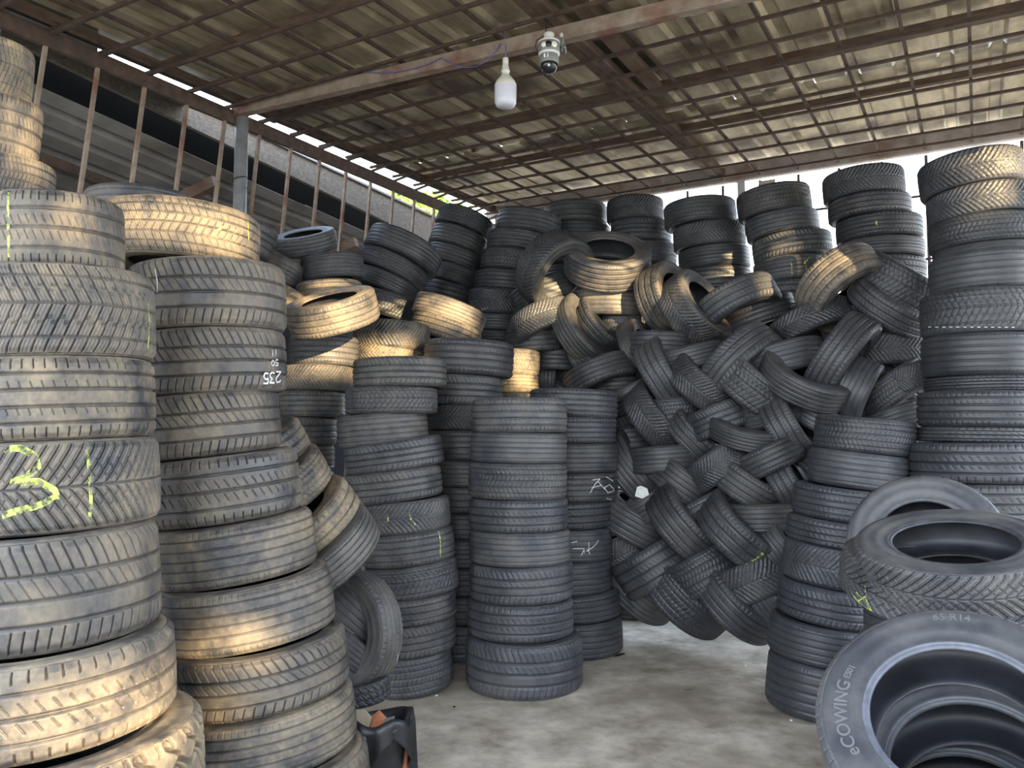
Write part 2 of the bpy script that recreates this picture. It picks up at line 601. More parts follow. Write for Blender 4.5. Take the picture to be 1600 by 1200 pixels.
def stack(rows, where, dust, fill=True, pats=None, tone='dusty grey', group=None, fillR=None, first=0):
    """rows: (x_left, x_right, y_top, y_bottom, theta, D, pattern); y are the seams at the middle of the front"""
    out = []
    n = 0
    info = []
    for (xl, xr, yt, yb, th, D, k) in rows:
        a1, a2 = math.atan((xl - 800) / FPX), math.atan((xr - 800) / FPX)
        ac, de = (a1 + a2) / 2, (a2 - a1) / 2
        rho = D / math.cos(ac)
        R = rho * math.sin(de)
        thr = math.radians(th)
        pxm = 800 + FPX * math.tan(ac)
        zf = (rho - R) * math.cos(ac)
        zt, zb = at(pxm, yt, zf).z, at(pxm, yb, zf).z
        R = R - abs(math.sin(thr)) * (zt - zb) / 2 * .8
        info.append([rho, ac, R, thr, zt, zb, k])
    for a, b in zip(info, info[1:]):
        if abs(a[3] - b[3]) < .04:
            m_ = (a[5] + b[4]) / 2
            a[5] = m_ - .0005
            b[4] = m_ + .0005
    if fill and info[-1][5] < .12:
        info[-1][5] = .0
        if info[-1][4] < .1: info[-1][4] = .2
    cs = [Vector((math.sin(q[1]) * q[0], math.cos(q[1]) * q[0], EYE * 0 + (q[4] + q[5]) / 2)) for q in info]
    for i, (rho, ac, R, thr, zt, zb, k) in enumerate(info):
        fd = Vector((math.sin(ac), math.cos(ac), 0))
        rt = Vector((math.cos(ac), -math.sin(ac), 0))
        c = CAM + fd * rho
        c.z = (zt + zb) / 2
        ax = (Vector((0, 0, 1)) * math.cos(thr) - rt * math.sin(thr))
        Wd = (zt - zb) * math.cos(thr)
        nbs = [j for j in (i - 1, i + 1) if 0 <= j < len(info) and abs(info[j][3] - thr) < .06]
        if nbs:
            off = sum(abs((cs[j] - cs[i]).dot(rt) * math.sin(thr)) for j in nbs) / len(nbs)
            if (cs[nbs[-1]] - cs[i]).dot(rt) * (nbs[-1] - i) * thr > 0: Wd += off
        lb = f'{tone} {DES[k]} tyre, {ORD[i + first]}{" from top" if i + first else ""} in {where}'
        out.append(tyre(c, ax, R, Wd, k, dust, lb, group))
    if fill and info[-1][5] > .05:
        rho, ac, R, thr, zt, zb, k = info[-1]
        nn = max(1, round(zb / .21))
        hgt = zb / nn
        c0 = CAM + Vector((math.sin(ac), math.cos(ac), 0)) * rho
        for j in range(nn):
            c = Vector((c0.x, c0.y, zb - hgt * (j + .5)))
            i = len(info) + j + first
            lb = f'{tone} {DES[(j * 3 + 1) % 5]} tyre, {ORD[min(i, 16)]} from top in {where}'
            out.append(tyre(c, Vector((0, 0, 1)), R, hgt * .995, (j * 3 + 1) % 5, dust, lb, group))
    return out


def loose(x, y, th, t, Rpx, Wpx, D, k, dust, label=None, group=None):
    """tyre from the middle of the tread band that faces the camera: th its slant, t its lean towards the camera"""
    thr, tr = math.radians(th), math.radians(t)
    R = Rpx * D / FPX
    P = at(x, y, D - R * math.cos(tr))
    C = Vector((-P.x, -P.y, 0)).normalized()
    rt = Vector((-C.y, C.x, 0)) * 1
    if rt.x < 0: rt = -rt
    Lx = rt * math.cos(thr) + Vector((0, 0, math.sin(thr)))
    Nn = -rt * math.sin(thr) + Vector((0, 0, math.cos(thr)))
    o = C * math.cos(tr) - Nn * math.sin(tr)
    ax = Nn * math.cos(tr) + C * math.sin(tr)
    W = Wpx * (D - R * math.cos(tr)) / FPX
    return tyre(P - o * R, ax, R, W, k, dust, label, group)


# ------------------------------------------------------------------ ground, floor
gm = link_mesh('yard_ground', [(-60, -60, -.03), (60, -60, -.03), (60, 80, -.03), (-60, 80, -.03)], [(0, 1, 2, 3)], M['dirt'])
tag(gm, kind='structure')
fl = [room(u, v, z) for z in (-.12, 0) for (u, v) in ((-.3, .3), (9, .3), (9, -9.5), (-.3, -9.5))]
floor = link_mesh('floor', fl, [(7, 6, 5, 4)[::-1], (0, 1, 2, 3)[::-1], (0, 1, 5, 4), (1, 2, 6, 5), (2, 3, 7, 6), (3, 0, 4, 7)], M['concrete'])
tag(floor, kind='structure')

# ------------------------------------------------------------------ added boards out of view, gaps shaped to throw the sun patches
SH = Vector((SUN_TO.x, SUN_TO.y, 0)).normalized()
SP2 = Vector((-SH.y, SH.x, 0))
SLP = SUN_TO.z / Vector((SUN_TO.x, SUN_TO.y, 0)).length
HD = 20.0


def to_sun_mask(p):
    d = HD - p.dot(SH)
    return p.dot(SP2), p.z + d * SLP


OPEN = [([(0, 40), (36, 45), (55, 180), (80, 300), (0, 300)], 3.0),
        ([(0, 296), (120, 296), (190, 330), (100, 325), (0, 318)], 2.35),
        ([(140, 305), (402, 305), (402, 352), (370, 385), (300, 352), (200, 358), (140, 345)], 3.05),
        ([(445, 458), (592, 450), (592, 512), (672, 500), (672, 545), (560, 572), (445, 570)], 5.4),
        ([(645, 448), (760, 488), (748, 526), (640, 502)], 6.2),
        ([(475, 437), (566, 430), (566, 458), (475, 468)], 5.6), ([(568, 470), (628, 480), (600, 497), (568, 492)], 6.6),
        ([(880, 362), (1018, 380), (1018, 425), (990, 452), (972, 452), (948, 488), (900, 482), (880, 425)], 6.05),
        ([(1000, 415), (1058, 420), (1110, 438), (1095, 460), (1056, 455), (1030, 492), (1008, 440)], 5.9),
        ([(1204, 322), (1258, 318), (1250, 362), (1232, 442), (1182, 442), (1212, 372)], 6.4),
        ([(1290, 386), (1350, 362), (1378, 384), (1300, 442), (1262, 440)], 5.4),
        ([(1512, 226), (1610, 218), (1610, 262), (1512, 275)], 4.65),
        ([(0, 1118), (285, 1040), (340, 1050), (345, 1210), (0, 1210)], 2.05),
        ([(290, 990), (400, 968), (458, 965), (436, 1012), (330, 1045)], 2.85), ([(338, 1085), (395, 1080), (370, 1132), (338, 1140)], 2.8),
        ([(800, 538), (848, 540), (848, 606), (800, 606)], 6.2), ([(815, 478), (872, 450), (892, 460), (832, 502)], 6.3),
        ([(1190, 308), (1278, 298), (1278, 312), (1190, 322)], 6.4), ([(898, 512), (915, 510), (915, 525), (898, 527)], 6.3)]
polys = [[to_sun_mask(at(x, y, D)) for x, y in pl] for pl, D in OPEN]  # gap outlines traced back along the sun from the wanted bright patches


def inside(a, z):
    for pl in polys:
        c = False
        j = len(pl) - 1
        for i in range(len(pl)):
            (x1, y1), (x2, y2) = pl[i], pl[j]
            if (y1 > z) != (y2 > z) and a < (x2 - x1) * (z - y1) / (y2 - y1) + x1:
                c = not c
            j = i
        if c: return True
    return False


hd = empty('sun_mask_boards')
tag(hd, 'added unseen screen of upright boards, gaps shaped to cast sun patches', 'fence')
aa, za, zb_, cw, ch = -7.5, 0.0, 9.6, .12, .06
ncol = 0
a_ = -8.0
while a_ < 8.0:
    runs, start = [], None
    z = za
    while z <= zb_:
        o_ = inside(a_ + cw / 2, z + ch / 2) or z + ch > zb_
        if not o_ and start is None: start = z
        if o_ and start is not None:
            runs.append((start, z)); start = None
        z += ch
    for z0, z1 in runs:
        p0 = SH * HD + SP2 * (a_ + cw / 2)
        pv = Vector((p0.x, p0.y, z0)), Vector((p0.x, p0.y, z1))
        V, F = [], []
        for q in pv:
            for si, sj in ((-1, -1), (1, -1), (1, 1), (-1, 1)):
                V.append(q + SP2 * (si * cw * .502) + SH * (sj * .012))
        link_mesh('board', V, [(3, 2, 1, 0), (4, 5, 6, 7), (0, 1, 5, 4), (1, 2, 6, 5), (2, 3, 7, 6), (3, 0, 4, 7)], M['plank'], hd)  # added sun-blocking strip, left out where light should pass
    a_ += cw

# ------------------------------------------------------------------ roof
ZR = 4.05
def zroof(v): return ZR + .02 * v
roof = empty('ceiling')
tag(roof, kind='structure')


def sheet_geo(wid, ln, ribs, rh=.03, lift=0.0):
    """trapezoid sheet: local x across, y along"""
    V, F = [], []
    pitch_ = wid / ribs
    xs = []
    for i in range(ribs):
        x0 = i * pitch_
        xs += [(x0, 0), (x0 + pitch_ * .62, 0), (x0 + pitch_ * .70, rh), (x0 + pitch_ * .90, rh), (x0 + pitch_ * .98, 0)]
    xs.append((wid, 0))
    n = len(xs)
    for y in (0, ln):
        for (x, z) in xs: V.append((x, y, z))
    for y in (0, ln):
        for (x, z) in xs: V.append((x, y, z + .002))
    for i in range(n - 1):
        F.append((i, i + 1, n + i + 1, n + i)[::-1])
        F.append((2 * n + i, 2 * n + i + 1, 3 * n + i + 1, 3 * n + i))
        F.append((i, i + 1, 2 * n + i + 1, 2 * n + i))
        F.append((n + i, n + i + 1, 3 * n + i + 1, 3 * n + i)[::-1])
    return V, F


SW, SL = .92, 1.95
V_, F_ = sheet_geo(SW, SL, 3)
sheet_me = bpy.data.meshes.new('roof_sheet')
sheet_me.from_pydata(V_, [], F_)
sheet_me.materials.append(M['sheet'])
rz = math.atan2(V2.y, V2.x) - math.pi / 2
for i in range(9):
    for j in range(5):
        v0 = .28 - (j + 1) * 1.85
        o = bpy.data.objects.new('roof_sheet', sheet_me)
        COL.objects.link(o)
        o.parent = roof
        o.location = room(-.18 + i * (SW - .03), v0, zroof(v0) + .03 + .006 * (i % 2) + .035 * (j % 2) * 0 + random.uniform(0, .006))
        o.rotation_euler = (math.radians(1.15) + random.uniform(-.004, .004) + .012, random.uniform(-.004, .004), rz)

# purlins of timber along the back wall direction
for v, hh in ((-1.3, .05), (-2.2, .075), (-3.2, .075), (-4.25, .05), (-5.3, .06), (-6.4, .05)):
    z = zroof(v) - .01
    beam('purlin', room(-.1, v, z), room(8.0, v, z), .048, hh, M['wood'], roof, .004)
# rafters along the left wall direction
for u, wd in ((2.52, .14), (.0, .06), (6.0, .12), (-.02, .05)):
    a, b = room(u, -8.6, zroof(-8.6) - .03), room(u, .12, zroof(.12) - .03)
    beam('rafter', a, b, wd, .06, M['wood'], roof, .004)
beam('rafter', room(2.78, -6.2, zroof(-6.2) - .02), room(2.70, -2.1, zroof(-2.1) - .02), .10, .04, M['wood'], roof, .004)

# welded bar grid
grid = empty('ceiling_grid')
tag(grid, kind='structure')
u = 3.26 - .35 * 9
while u < 7.8:
    beam('bar', room(u, -8.2, zroof(-8.2) - .10), room(u, .0, zroof(0) - .10), .02, .02, M['rust'], grid)
    u += .35
v = -.15
i = 0
while v > -8.2:
    beam('bar', room(-.02, v, zroof(v) - .12), room(7.9, v, zroof(v) - .12), .02, .02, M['rust'], grid)
    v -= .325
    i += 1

# top beam of the back wall
bb = beam('trim_1', room(-.1, .04, zroof(0) - .055), room(8, .04, zroof(0) - .055), .06, .15, M['beam'], None, .004)
tag(bb, kind='structure')

# ------------------------------------------------------------------ left wall of bars
wl = empty('wall_left')
tag(wl, kind='structure')
ZW = 3.85
k = 0
v = -1.13 + .325 * 3
while v > -8.3:
    a = room(.0, v, ZW)
    b = room(.0, v - .11 * ZW, .0)
    beam('bar', a, b, .022, .022, M['rustl'], wl)
    # short bracket that ties the bar to the roof grid
    beam('bracket', room(0, v, ZW), room(.35, v + .02, zroof(v) - .10), .018, .018, M['rust'], wl)
    v -= .325
    k += 1
beam('rail', room(0, -8.5, ZW - .05), room(0, .1, ZW - .05), .03, .10, M['rust'], wl)
post = tube('post', [room(.02, -3.62, 0), room(.02, -3.60, zroof(-3.6) - .05)], .048, M['galv'], wl, 14)
for z in (2.55, 2.95, 3.3):
    tube('wire_tie', [room(.02, -3.61, z) + Vector((math.cos(a) * .052, math.sin(a) * .052, .012 * a)) for a in np.linspace(0, 6.4, 14)], .004, M['kwire'], wl, 5)

# back wall of bars
wb = empty('wall_back')
tag(wb, kind='structure')
u = 3.26 - .35 * 9
while u < 7.8:
    beam('bar', room(u, .04, zroof(0) - .15), room(u, .04, 0), .02, .02, M['rust'], wb)
    u += .35
for z in (3.55, 3.0, 2.4, 1.8, 1.2, .6):
    beam('rail', room(0, .04, z), room(8, .04, z), .018, .018, M['rust'], wb)
for u in (2.72, 0.02, 5.6):
    beam('post', room(u, .07, 0), room(u, .07, zroof(0) - .05), .07, .07, M['galv'], wb)
for i in range(9):  # added low sheets that stop outside light shining under the pile
    V, F = sheet_geo(.93, 1.62, 4, .025)
    o = link_mesh('light_block_sheet', V, F, M['sheet2'], wb)
    o.matrix_world = Matrix.Translation(room(-.05 + i * .9, .10 + .004 * (i % 2), .0)) @ Matrix((U2, Vector((0, 0, 1)), -V2)).transposed().to_4x4()
# broken bit of board hanging under the beam
p = room(2.9, .0, zroof(0) - .17)
br = link_mesh('board_scrap', [p, p + U2 * .16, p + U2 * .12 + Vector((0, 0, -.2)), p + V2 * .02, p + U2 * .16 + V2 * .02, p + U2 * .12 + V2 * .02 + Vector((0, 0, -.2))],
               [(0, 1, 2), (5, 4, 3), (0, 3, 4, 1), (1, 4, 5, 2), (2, 5, 3, 0)], M['tan'], wb)

# ------------------------------------------------------------------ neighbour's shed behind the bars
nb = empty('neighbour_shed')
tag(nb, 'dark open shed with weathered fascia plank and ribbed sheet roof behind the barred side', 'shed')
UF = -.55
pu1, pu2 = on_u(142, 92, UF), on_u(675, 340, UF)
pl1, pl2 = on_u(105, 105, UF), on_u(595, 342, UF)
u_, vA = uv_of(pu1); _, vB = uv_of(pu2)
u_, vC = uv_of(pl1); _, vD = uv_of(pl2)
def zup(v): return pu1.z + (pu2.z - pu1.z) * (v - vA) / (vB - vA)
def zlo(v): return pl1.z + (pl2.z - pl1.z) * (v - vC) / (vD - vC)
print('FASCIA', zup(-8), zup(0), zlo(-8), zlo(0))
v_far, v_near = .6, -8.5
for (a, b) in ((v_near, -5.02), (-5.0, v_far)):
    fas = [room(UF, a, zlo(a)), room(UF, b, zlo(b)), room(UF, b, zup(b)), room(UF, a, zup(a))]
    V = fas + [p - U2 * .04 for p in fas]
    o = link_mesh('fascia_plank', V, [(0, 1, 2, 3), (7, 6, 5, 4), (0, 4, 5, 1), (1, 5, 6, 2), (2, 6, 7, 3), (3, 7, 4, 0)], M['fascia'], nb)
# top capping flashing strip
V, F = bar_geo(room(UF - .02, v_near, zup(v_near) + .012), room(UF - .02, v_far, zup(v_far) + .012), .09, .02)
link_mesh('flashing', V, F, M['sheet2'], nb)
# sheets that close the gap to our roof at the near end
for a, b in ((-8.5, -6.1), (-6.12, -3.66)):
    q = [room(-.03, a, ZW - .09), room(-.03, b, ZW - .09), room(UF - .02, b, zup(b) - .02), room(UF - .02, a, zup(a) - .02)]
    V = q + [p + Vector((0, 0, .01)) for p in q]
    link_mesh('overlap_sheet', V, [(3, 2, 1, 0), (4, 5, 6, 7), (0, 1, 5, 4), (1, 2, 6, 5), (2, 3, 7, 6), (3, 0, 4, 7)], M['sheet2'], nb)
for a in (-8.5,):
    b = -4.70
    q = [room(-.03, a, ZW), room(-.03, b, ZW), room(-.03, b, ZW + .2), room(-.03, a, ZW + .2)]
    V = q + [p + U2 * -.01 for p in q]
    link_mesh('side_sheet', V, [(3, 2, 1, 0), (4, 5, 6, 7), (0, 1, 5, 4), (1, 2, 6, 5), (2, 3, 7, 6), (3, 0, 4, 7)], M['sheet2'], nb)
# roof underside falling away, ribs run along the shed
nribs = 26
Wt = 5.2
fall = math.tan(math.radians(17))
for s_i in range(3):
    a, b = v_near + s_i * 3.1, v_near + s_i * 3.1 + 3.15
    V, F = [], []
    prof = []
    for r_ in range(nribs):
        x0 = r_ * Wt / nribs
        prof += [(x0, 0), (x0 + .6 * Wt / nribs, 0), (x0 + .7 * Wt / nribs, .05), (x0 + .9 * Wt / nribs, .05)]
    for vv in (a, b):
        for (x, h) in prof:
            V.append(room(UF - .05 - x, vv, zlo(vv) - .20 - x * fall + h + .01 * s_i))
    n = len(prof)
    F = [(i, i + 1, n + i + 1, n + i) for i in range(n - 1)]
    o = link_mesh('roof_sheet', V, F, M['sheet2'], nb)
    md = o.modifiers.new('s', 'SOLIDIFY')
    md.thickness = .003
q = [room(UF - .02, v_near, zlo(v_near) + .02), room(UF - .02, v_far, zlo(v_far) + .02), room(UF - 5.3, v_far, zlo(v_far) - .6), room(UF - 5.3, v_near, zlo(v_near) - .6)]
link_mesh('soffit_sheet', q + [p + Vector((0, 0, .01)) for p in q], [(3, 2, 1, 0), (4, 5, 6, 7), (0, 1, 5, 4), (1, 2, 6, 5), (2, 3, 7, 6), (3, 0, 4, 7)], M['dark'], nb)  # dark sheet added to close out sky and read as unlit void
for x in (.55, 1.35, 2.2, 3.1, 4.0):
    beam('purlin', room(UF - x, v_near, zlo(v_near) - x * fall - .29), room(UF - x, v_far, zlo(v_far) - x * fall - .29), .05, .07, M['rust'], nb)
for v in (-6.9, -5.0, -3.3, -1.6, .1):
    beam('rafter', room(UF - .05, v, zlo(v) - .32), room(UF - 5.1, v - .9, zlo(v) - 5.1 * fall - .32), .07, .09, M['wood'], nb)
for v, x in ((-4.4, 1.9), (-2.6, 1.9), (-6.4, 1.9)):
    beam('post', room(UF - x, v, 0), room(UF - x, v, zlo(v) - x * fall - .4), .12, .12, M['wood'], nb, .01)
# far wall panels of the shed
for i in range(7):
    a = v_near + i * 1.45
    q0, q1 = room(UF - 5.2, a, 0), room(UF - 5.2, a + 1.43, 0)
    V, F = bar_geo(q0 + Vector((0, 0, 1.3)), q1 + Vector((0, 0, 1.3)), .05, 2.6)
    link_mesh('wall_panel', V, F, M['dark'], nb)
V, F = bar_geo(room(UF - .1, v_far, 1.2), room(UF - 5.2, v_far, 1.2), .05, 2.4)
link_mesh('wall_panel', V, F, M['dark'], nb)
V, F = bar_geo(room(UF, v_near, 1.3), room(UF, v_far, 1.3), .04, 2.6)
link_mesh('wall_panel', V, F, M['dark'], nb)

# ------------------------------------------------------------------ tree beyond the sheds
def tree(base, h, rad, label):
    root = empty('leafy_tree', base)
    tag(root, label, 'tree')
    tube('trunk', [(0, 0, 0), (.1, 0, h * .4), (0, .1, h * .8)], [.2, .15, .08], M['bark'], root, 10)
    rng = np.random.RandomState(3)
    V, F = [], []
    for i in range(5200):
        d = rng.normal(size=3)
        d /= np.linalg.norm(d)
        rr = rad * (1 + .25 * math.sin(d[0] * 6) * math.sin(d[1] * 5 + 1)) * rng.uniform(.55, 1) ** .5
        c = np.array([0, 0, h]) + d * rr * np.array([1, 1, .8])
        a = rng.normal(size=3); a /= np.linalg.norm(a)
        b = np.cross(a, rng.normal(size=3)); b /= np.linalg.norm(b)
        s = rng.uniform(.05, .10)
        k = len(V)
        V += [c - a * s, c + b * s * .5, c + a * s, c - b * s * .5]
        F.append((k, k + 1, k + 2, k + 3))
    fo = link_mesh('foliage', V, F, M['leaf'], root)
    fo['kind'] = 'stuff'
    return root


tb = at(655, 345, 15)
tree((tb.x, tb.y, 0), tb.z - .45, 1.1, 'sunlit green leafy tree seen through gap above fascia plank')

# ------------------------------------------------------------------ steel pipe across, lamp, camera
pp = empty('roof_pipe')
tag(pp, 'square rust-streaked steel beam crossing below the roof, holding lamp and camera', 'beam')
_ul = room(.02, -3.58, 0)
A = on_u(372, 173, .02)
def on_v(px, py, v):
    r = ray(px, py)
    t = (v - (CAM - C0).dot(V2)) / r.dot(V2)
    return CAM + r * t
vA_ = uv_of(A)[1]
B = on_v(1110, 1, vA_)
dd = (B - A)
A2, B2 = A - dd * .01, B + dd * 1.0
beam('beam', A2, B2, .07, .085, M['rustl'], pp, .004)


def on_pipe(px, off=0.0):
    """point of the pipe's centre line seen at picture column px"""
    lo, hi = 0.0, 2.0
    for _ in range(50):
        mid = (lo + hi) / 2
        p = A + dd * mid
        if 800 + FPX * p.x / (p.y * CP + (p.z - EYE) * SP) < px: lo = mid
        else: hi = mid
    return A + dd * lo


pb = on_pipe(787)
Db = pb.y
lamp = empty('light_bulb')
tag(lamp, 'large white bottle-shaped bulb hanging unlit from violet wire on steel beam', 'bulb')
topz = at(790, 97, Db).z
botz = at(790, 173, Db).z
H_ = topz - botz
rb = 17.5 / FPX * Db
bx = at(790, 97, Db)
lamp.location = (bx.x, bx.y - .05, botz)
lathe('housing', [(.001, H_), (rb * .25, H_), (rb * .27, H_ * .985), (rb * .27, H_ * .89), (rb * .245, H_ * .88), (rb * .26, H_ * .87), (rb * .36, H_ * .76), (rb * .40, H_ * .735), (rb * .40, H_ * .72),
                  (rb * .33, H_ * .71), (rb * .36, H_ * .65), (rb * .6, H_ * .59), (rb * .86, H_ * .52), (rb * .99, H_ * .45), (rb, H_ * .41)], M['bulbw'], lamp)
lathe('diffuser', [(rb, H_ * .41), (rb * .995, H_ * .2), (rb * .97, H_ * .09), (rb * .85, H_ * .03), (rb * .6, H_ * .005), (.001, 0)], M['bulbd'], lamp)
wt = Vector((lamp.location.x, lamp.location.y, topz))
w1 = tube('lamp_wire', [wt + Vector((0, 0, -.01)), wt + Vector((.002, 0, .06)), wt + Vector((.0, .01, .12)), pb + Vector((0, -.05, .08)), pb + Vector((0, 0, .1))], .0035, M['wire'], None, 6)
tag(w1, 'short violet wire holding the white bulb at the steel beam', 'wire')
q0, q1 = on_pipe(782) + Vector((0, -.05, 0)), on_pipe(690) + Vector((0, -.05, 0))
pts = []
for i in range(15):
    t = i / 14
    p = q0.lerp(q1, t)
    p.z -= .13 * 4 * t * (1 - t) * (1 - .45 * t) - .01
    pts.append(p)
q2 = on_pipe(560) + Vector((0, -.06, .05))
for i in range(1, 8):
    p = q1.lerp(q2, i / 7)
    p.z -= .04 * math.sin(math.pi * i / 7)
    pts.append(p)
w2 = tube('sagging_wire', pts, .003, M['wire'], None, 6)
tag(w2, 'thin violet wire sagging along the steel beam beside the bulb', 'wire')
pc = on_pipe(884)
ptz = empty('security_camera')
tag(ptz, 'white and black round security camera with lamp ring mounted on steel beam', 'camera')
Dc = pc.y - .12
cbx = at(858, 115, Dc)
ptz.location = (cbx.x, cbx.y, cbx.z)
px = Dc / FPX
lathe('cap', [(.001, 66 * px), (8 * px, 66 * px), (8.5 * px, 65 * px), (8.5 * px, 52 * px)], M['camw'], ptz)
lathe('body_ring', [(8.5 * px, 53 * px), (13 * px, 52.5 * px), (16.5 * px, 50 * px), (17.5 * px, 46 * px), (17.6 * px, 33 * px), (15 * px, 30 * px)], M['camg'], ptz)
lathe('collar', [(15.2 * px, 34 * px), (17.2 * px, 33 * px), (17 * px, 30.5 * px), (14.5 * px, 29 * px)], M['camw'], ptz)
lathe('trim_ring', [(12 * px, 54 * px), (17 * px, 52 * px), (17.8 * px, 49.5 * px), (17 * px, 49 * px)], M['camw'], ptz)
lathe('neck', [(15 * px, 30 * px), (15.5 * px, 26 * px), (15.3 * px, 18 * px), (13 * px, 14 * px)], M['camg'], ptz)
lathe('dome', [(14 * px * math.sin(a), 14 * px - 14 * px * math.cos(a)) for a in np.linspace(.02, 2.4, 16)], M['camk'], ptz)
for ang, m_, rr in ((-122, 'lens', 4.3), (-95, 'camk', 4.8), (-64, 'lens', 4.8)):
    a = math.radians(ang)
    e = lathe('lamp_window', [(.0005, .004), (rr * px, .004), (rr * px * 1.05, 0)], M[m_], ptz, 20)
    e.rotation_euler = (math.pi / 2, 0, a + math.pi / 2)
    e.location = (17.4 * px * math.cos(a), 17.4 * px * math.sin(a), 41 * px)
e = lathe('dome_lens', [(.0005, .003), (1.8 * px, .002), (1.9 * px, 0)], M['lens'], ptz, 14)
e.rotation_euler = (math.pi / 2 + .3, 0, 0)
e.location = (-1 * px, -13.6 * px, 8 * px)
st = link_mesh('sticker', [(-9 * px, -13.0 * px, 21 * px), (-2 * px, -15.5 * px, 21 * px), (-2 * px, -15.5 * px, 27 * px), (-9 * px, -13.0 * px, 27 * px)], [(0, 1, 2, 3)], M['white'], ptz)
bk = beam('bracket', (10 * px, .02, 58 * px), (24 * px, .06, 60 * px), .02, .03, M['camg'], ptz)
for (a, b) in (((20 * px, 0, 62 * px), (21 * px, .01, 38 * px)), ((25 * px, 0, 50 * px), (27 * px, .01, 34 * px)), ((20 * px, 0, 44 * px), (28 * px, 0, 42 * px))):
    tube('clamp_bolt', [a, b], .006, M['camg'], ptz, 6)
e = lathe('clamp_cap', [(.001, .012), (.009, .012), (.009, -.012)], M['bulbw'], ptz, 10, (20 * px, 0, 63 * px))
tube('cable', [(-6 * px, 0, 92 * px), (-5 * px, 0, 70 * px), (-8 * px, 0, 62 * px), (-20 * px, 0, 55 * px), (-22 * px, 0, 45 * px), (-17 * px, 0, 34 * px), (-8 * px, .02, 30 * px)], .003, M['kwire'], ptz, 6)

# ================================================================== TYRES
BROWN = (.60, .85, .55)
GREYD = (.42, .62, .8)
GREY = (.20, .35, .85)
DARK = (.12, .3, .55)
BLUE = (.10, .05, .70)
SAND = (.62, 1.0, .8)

# far left front stack
S1 = stack([(-42, 190, 293, 412, 2, 2.62, 1), (-95, 243, 410, 554, 3, 2.6, 7), (-100, 246, 554, 689, 3, 2.58, 0), (-108, 257, 689, 840, 3, 2.56, 2),
            (-112, 263, 840, 1033, 4, 2.5, 6), (-150, 290, 1035, 1212, 4, 2.47, 1), (-190, 337, 1212, 1400, 4, 2.42, 5)],
           'big stack at the left edge', BROWN, tone='dusty grey-brown')
# stack behind it
stack([(-95, 36, 52, 142, -3, 3.0, 7), (-85, 53, 140, 240, -4, 3.0, 1), (-70, 76, 236, 325, -3, 3.0, 3)],
      'high stack behind the left edge stack', BROWN, tone='sandy brown')
# second stack
S2 = stack([(138, 403, 303, 396, -2, 3.38, 3), (190, 447, 396, 507, 3, 3.35, 6), (195, 450, 508, 613, 4, 3.35, 6), (188, 443, 613, 715, 6, 3.33, 6),
            (215, 476, 713, 822, 7, 3.3, 1), (235, 501, 822, 922, 8, 3.25, 4), (250, 531, 920, 1028, 8, 3.2, 4), (265, 553, 1028, 1132, 7, 3.15, 6),
            (270, 566, 1132, 1235, 7, 3.12, 4), (280, 590, 1235, 1350, 5, 3.1, 1)],
           'leaning stack second from the left', (.50, .85, .6), tone='dusty grey')
S2[9]['label'] = 'dusty grey tyre at the foot of the leaning second stack'
stack([(118, 303, 284, 345, 0, 4.3, 4)], 'stack hidden behind the leaning second stack', GREYD)
# tilted heap between stack two and the centre
HG = 'tilted tyres heaped behind the leaning dusty stack'
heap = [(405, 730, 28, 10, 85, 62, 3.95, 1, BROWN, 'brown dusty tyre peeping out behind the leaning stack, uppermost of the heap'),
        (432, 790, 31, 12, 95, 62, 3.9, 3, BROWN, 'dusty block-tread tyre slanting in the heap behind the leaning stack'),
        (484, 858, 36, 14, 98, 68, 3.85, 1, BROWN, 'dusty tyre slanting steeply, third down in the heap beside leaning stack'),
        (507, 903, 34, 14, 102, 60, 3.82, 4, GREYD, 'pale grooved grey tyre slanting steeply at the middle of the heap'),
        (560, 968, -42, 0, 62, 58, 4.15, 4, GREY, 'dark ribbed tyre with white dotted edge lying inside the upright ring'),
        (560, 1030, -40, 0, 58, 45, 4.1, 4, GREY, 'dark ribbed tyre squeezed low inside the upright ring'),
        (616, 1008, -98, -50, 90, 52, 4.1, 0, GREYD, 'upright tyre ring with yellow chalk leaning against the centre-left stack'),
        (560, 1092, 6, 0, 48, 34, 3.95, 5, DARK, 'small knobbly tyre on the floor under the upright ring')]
HP = [loose(*h[:8], h[8], h[9]) for h in heap]

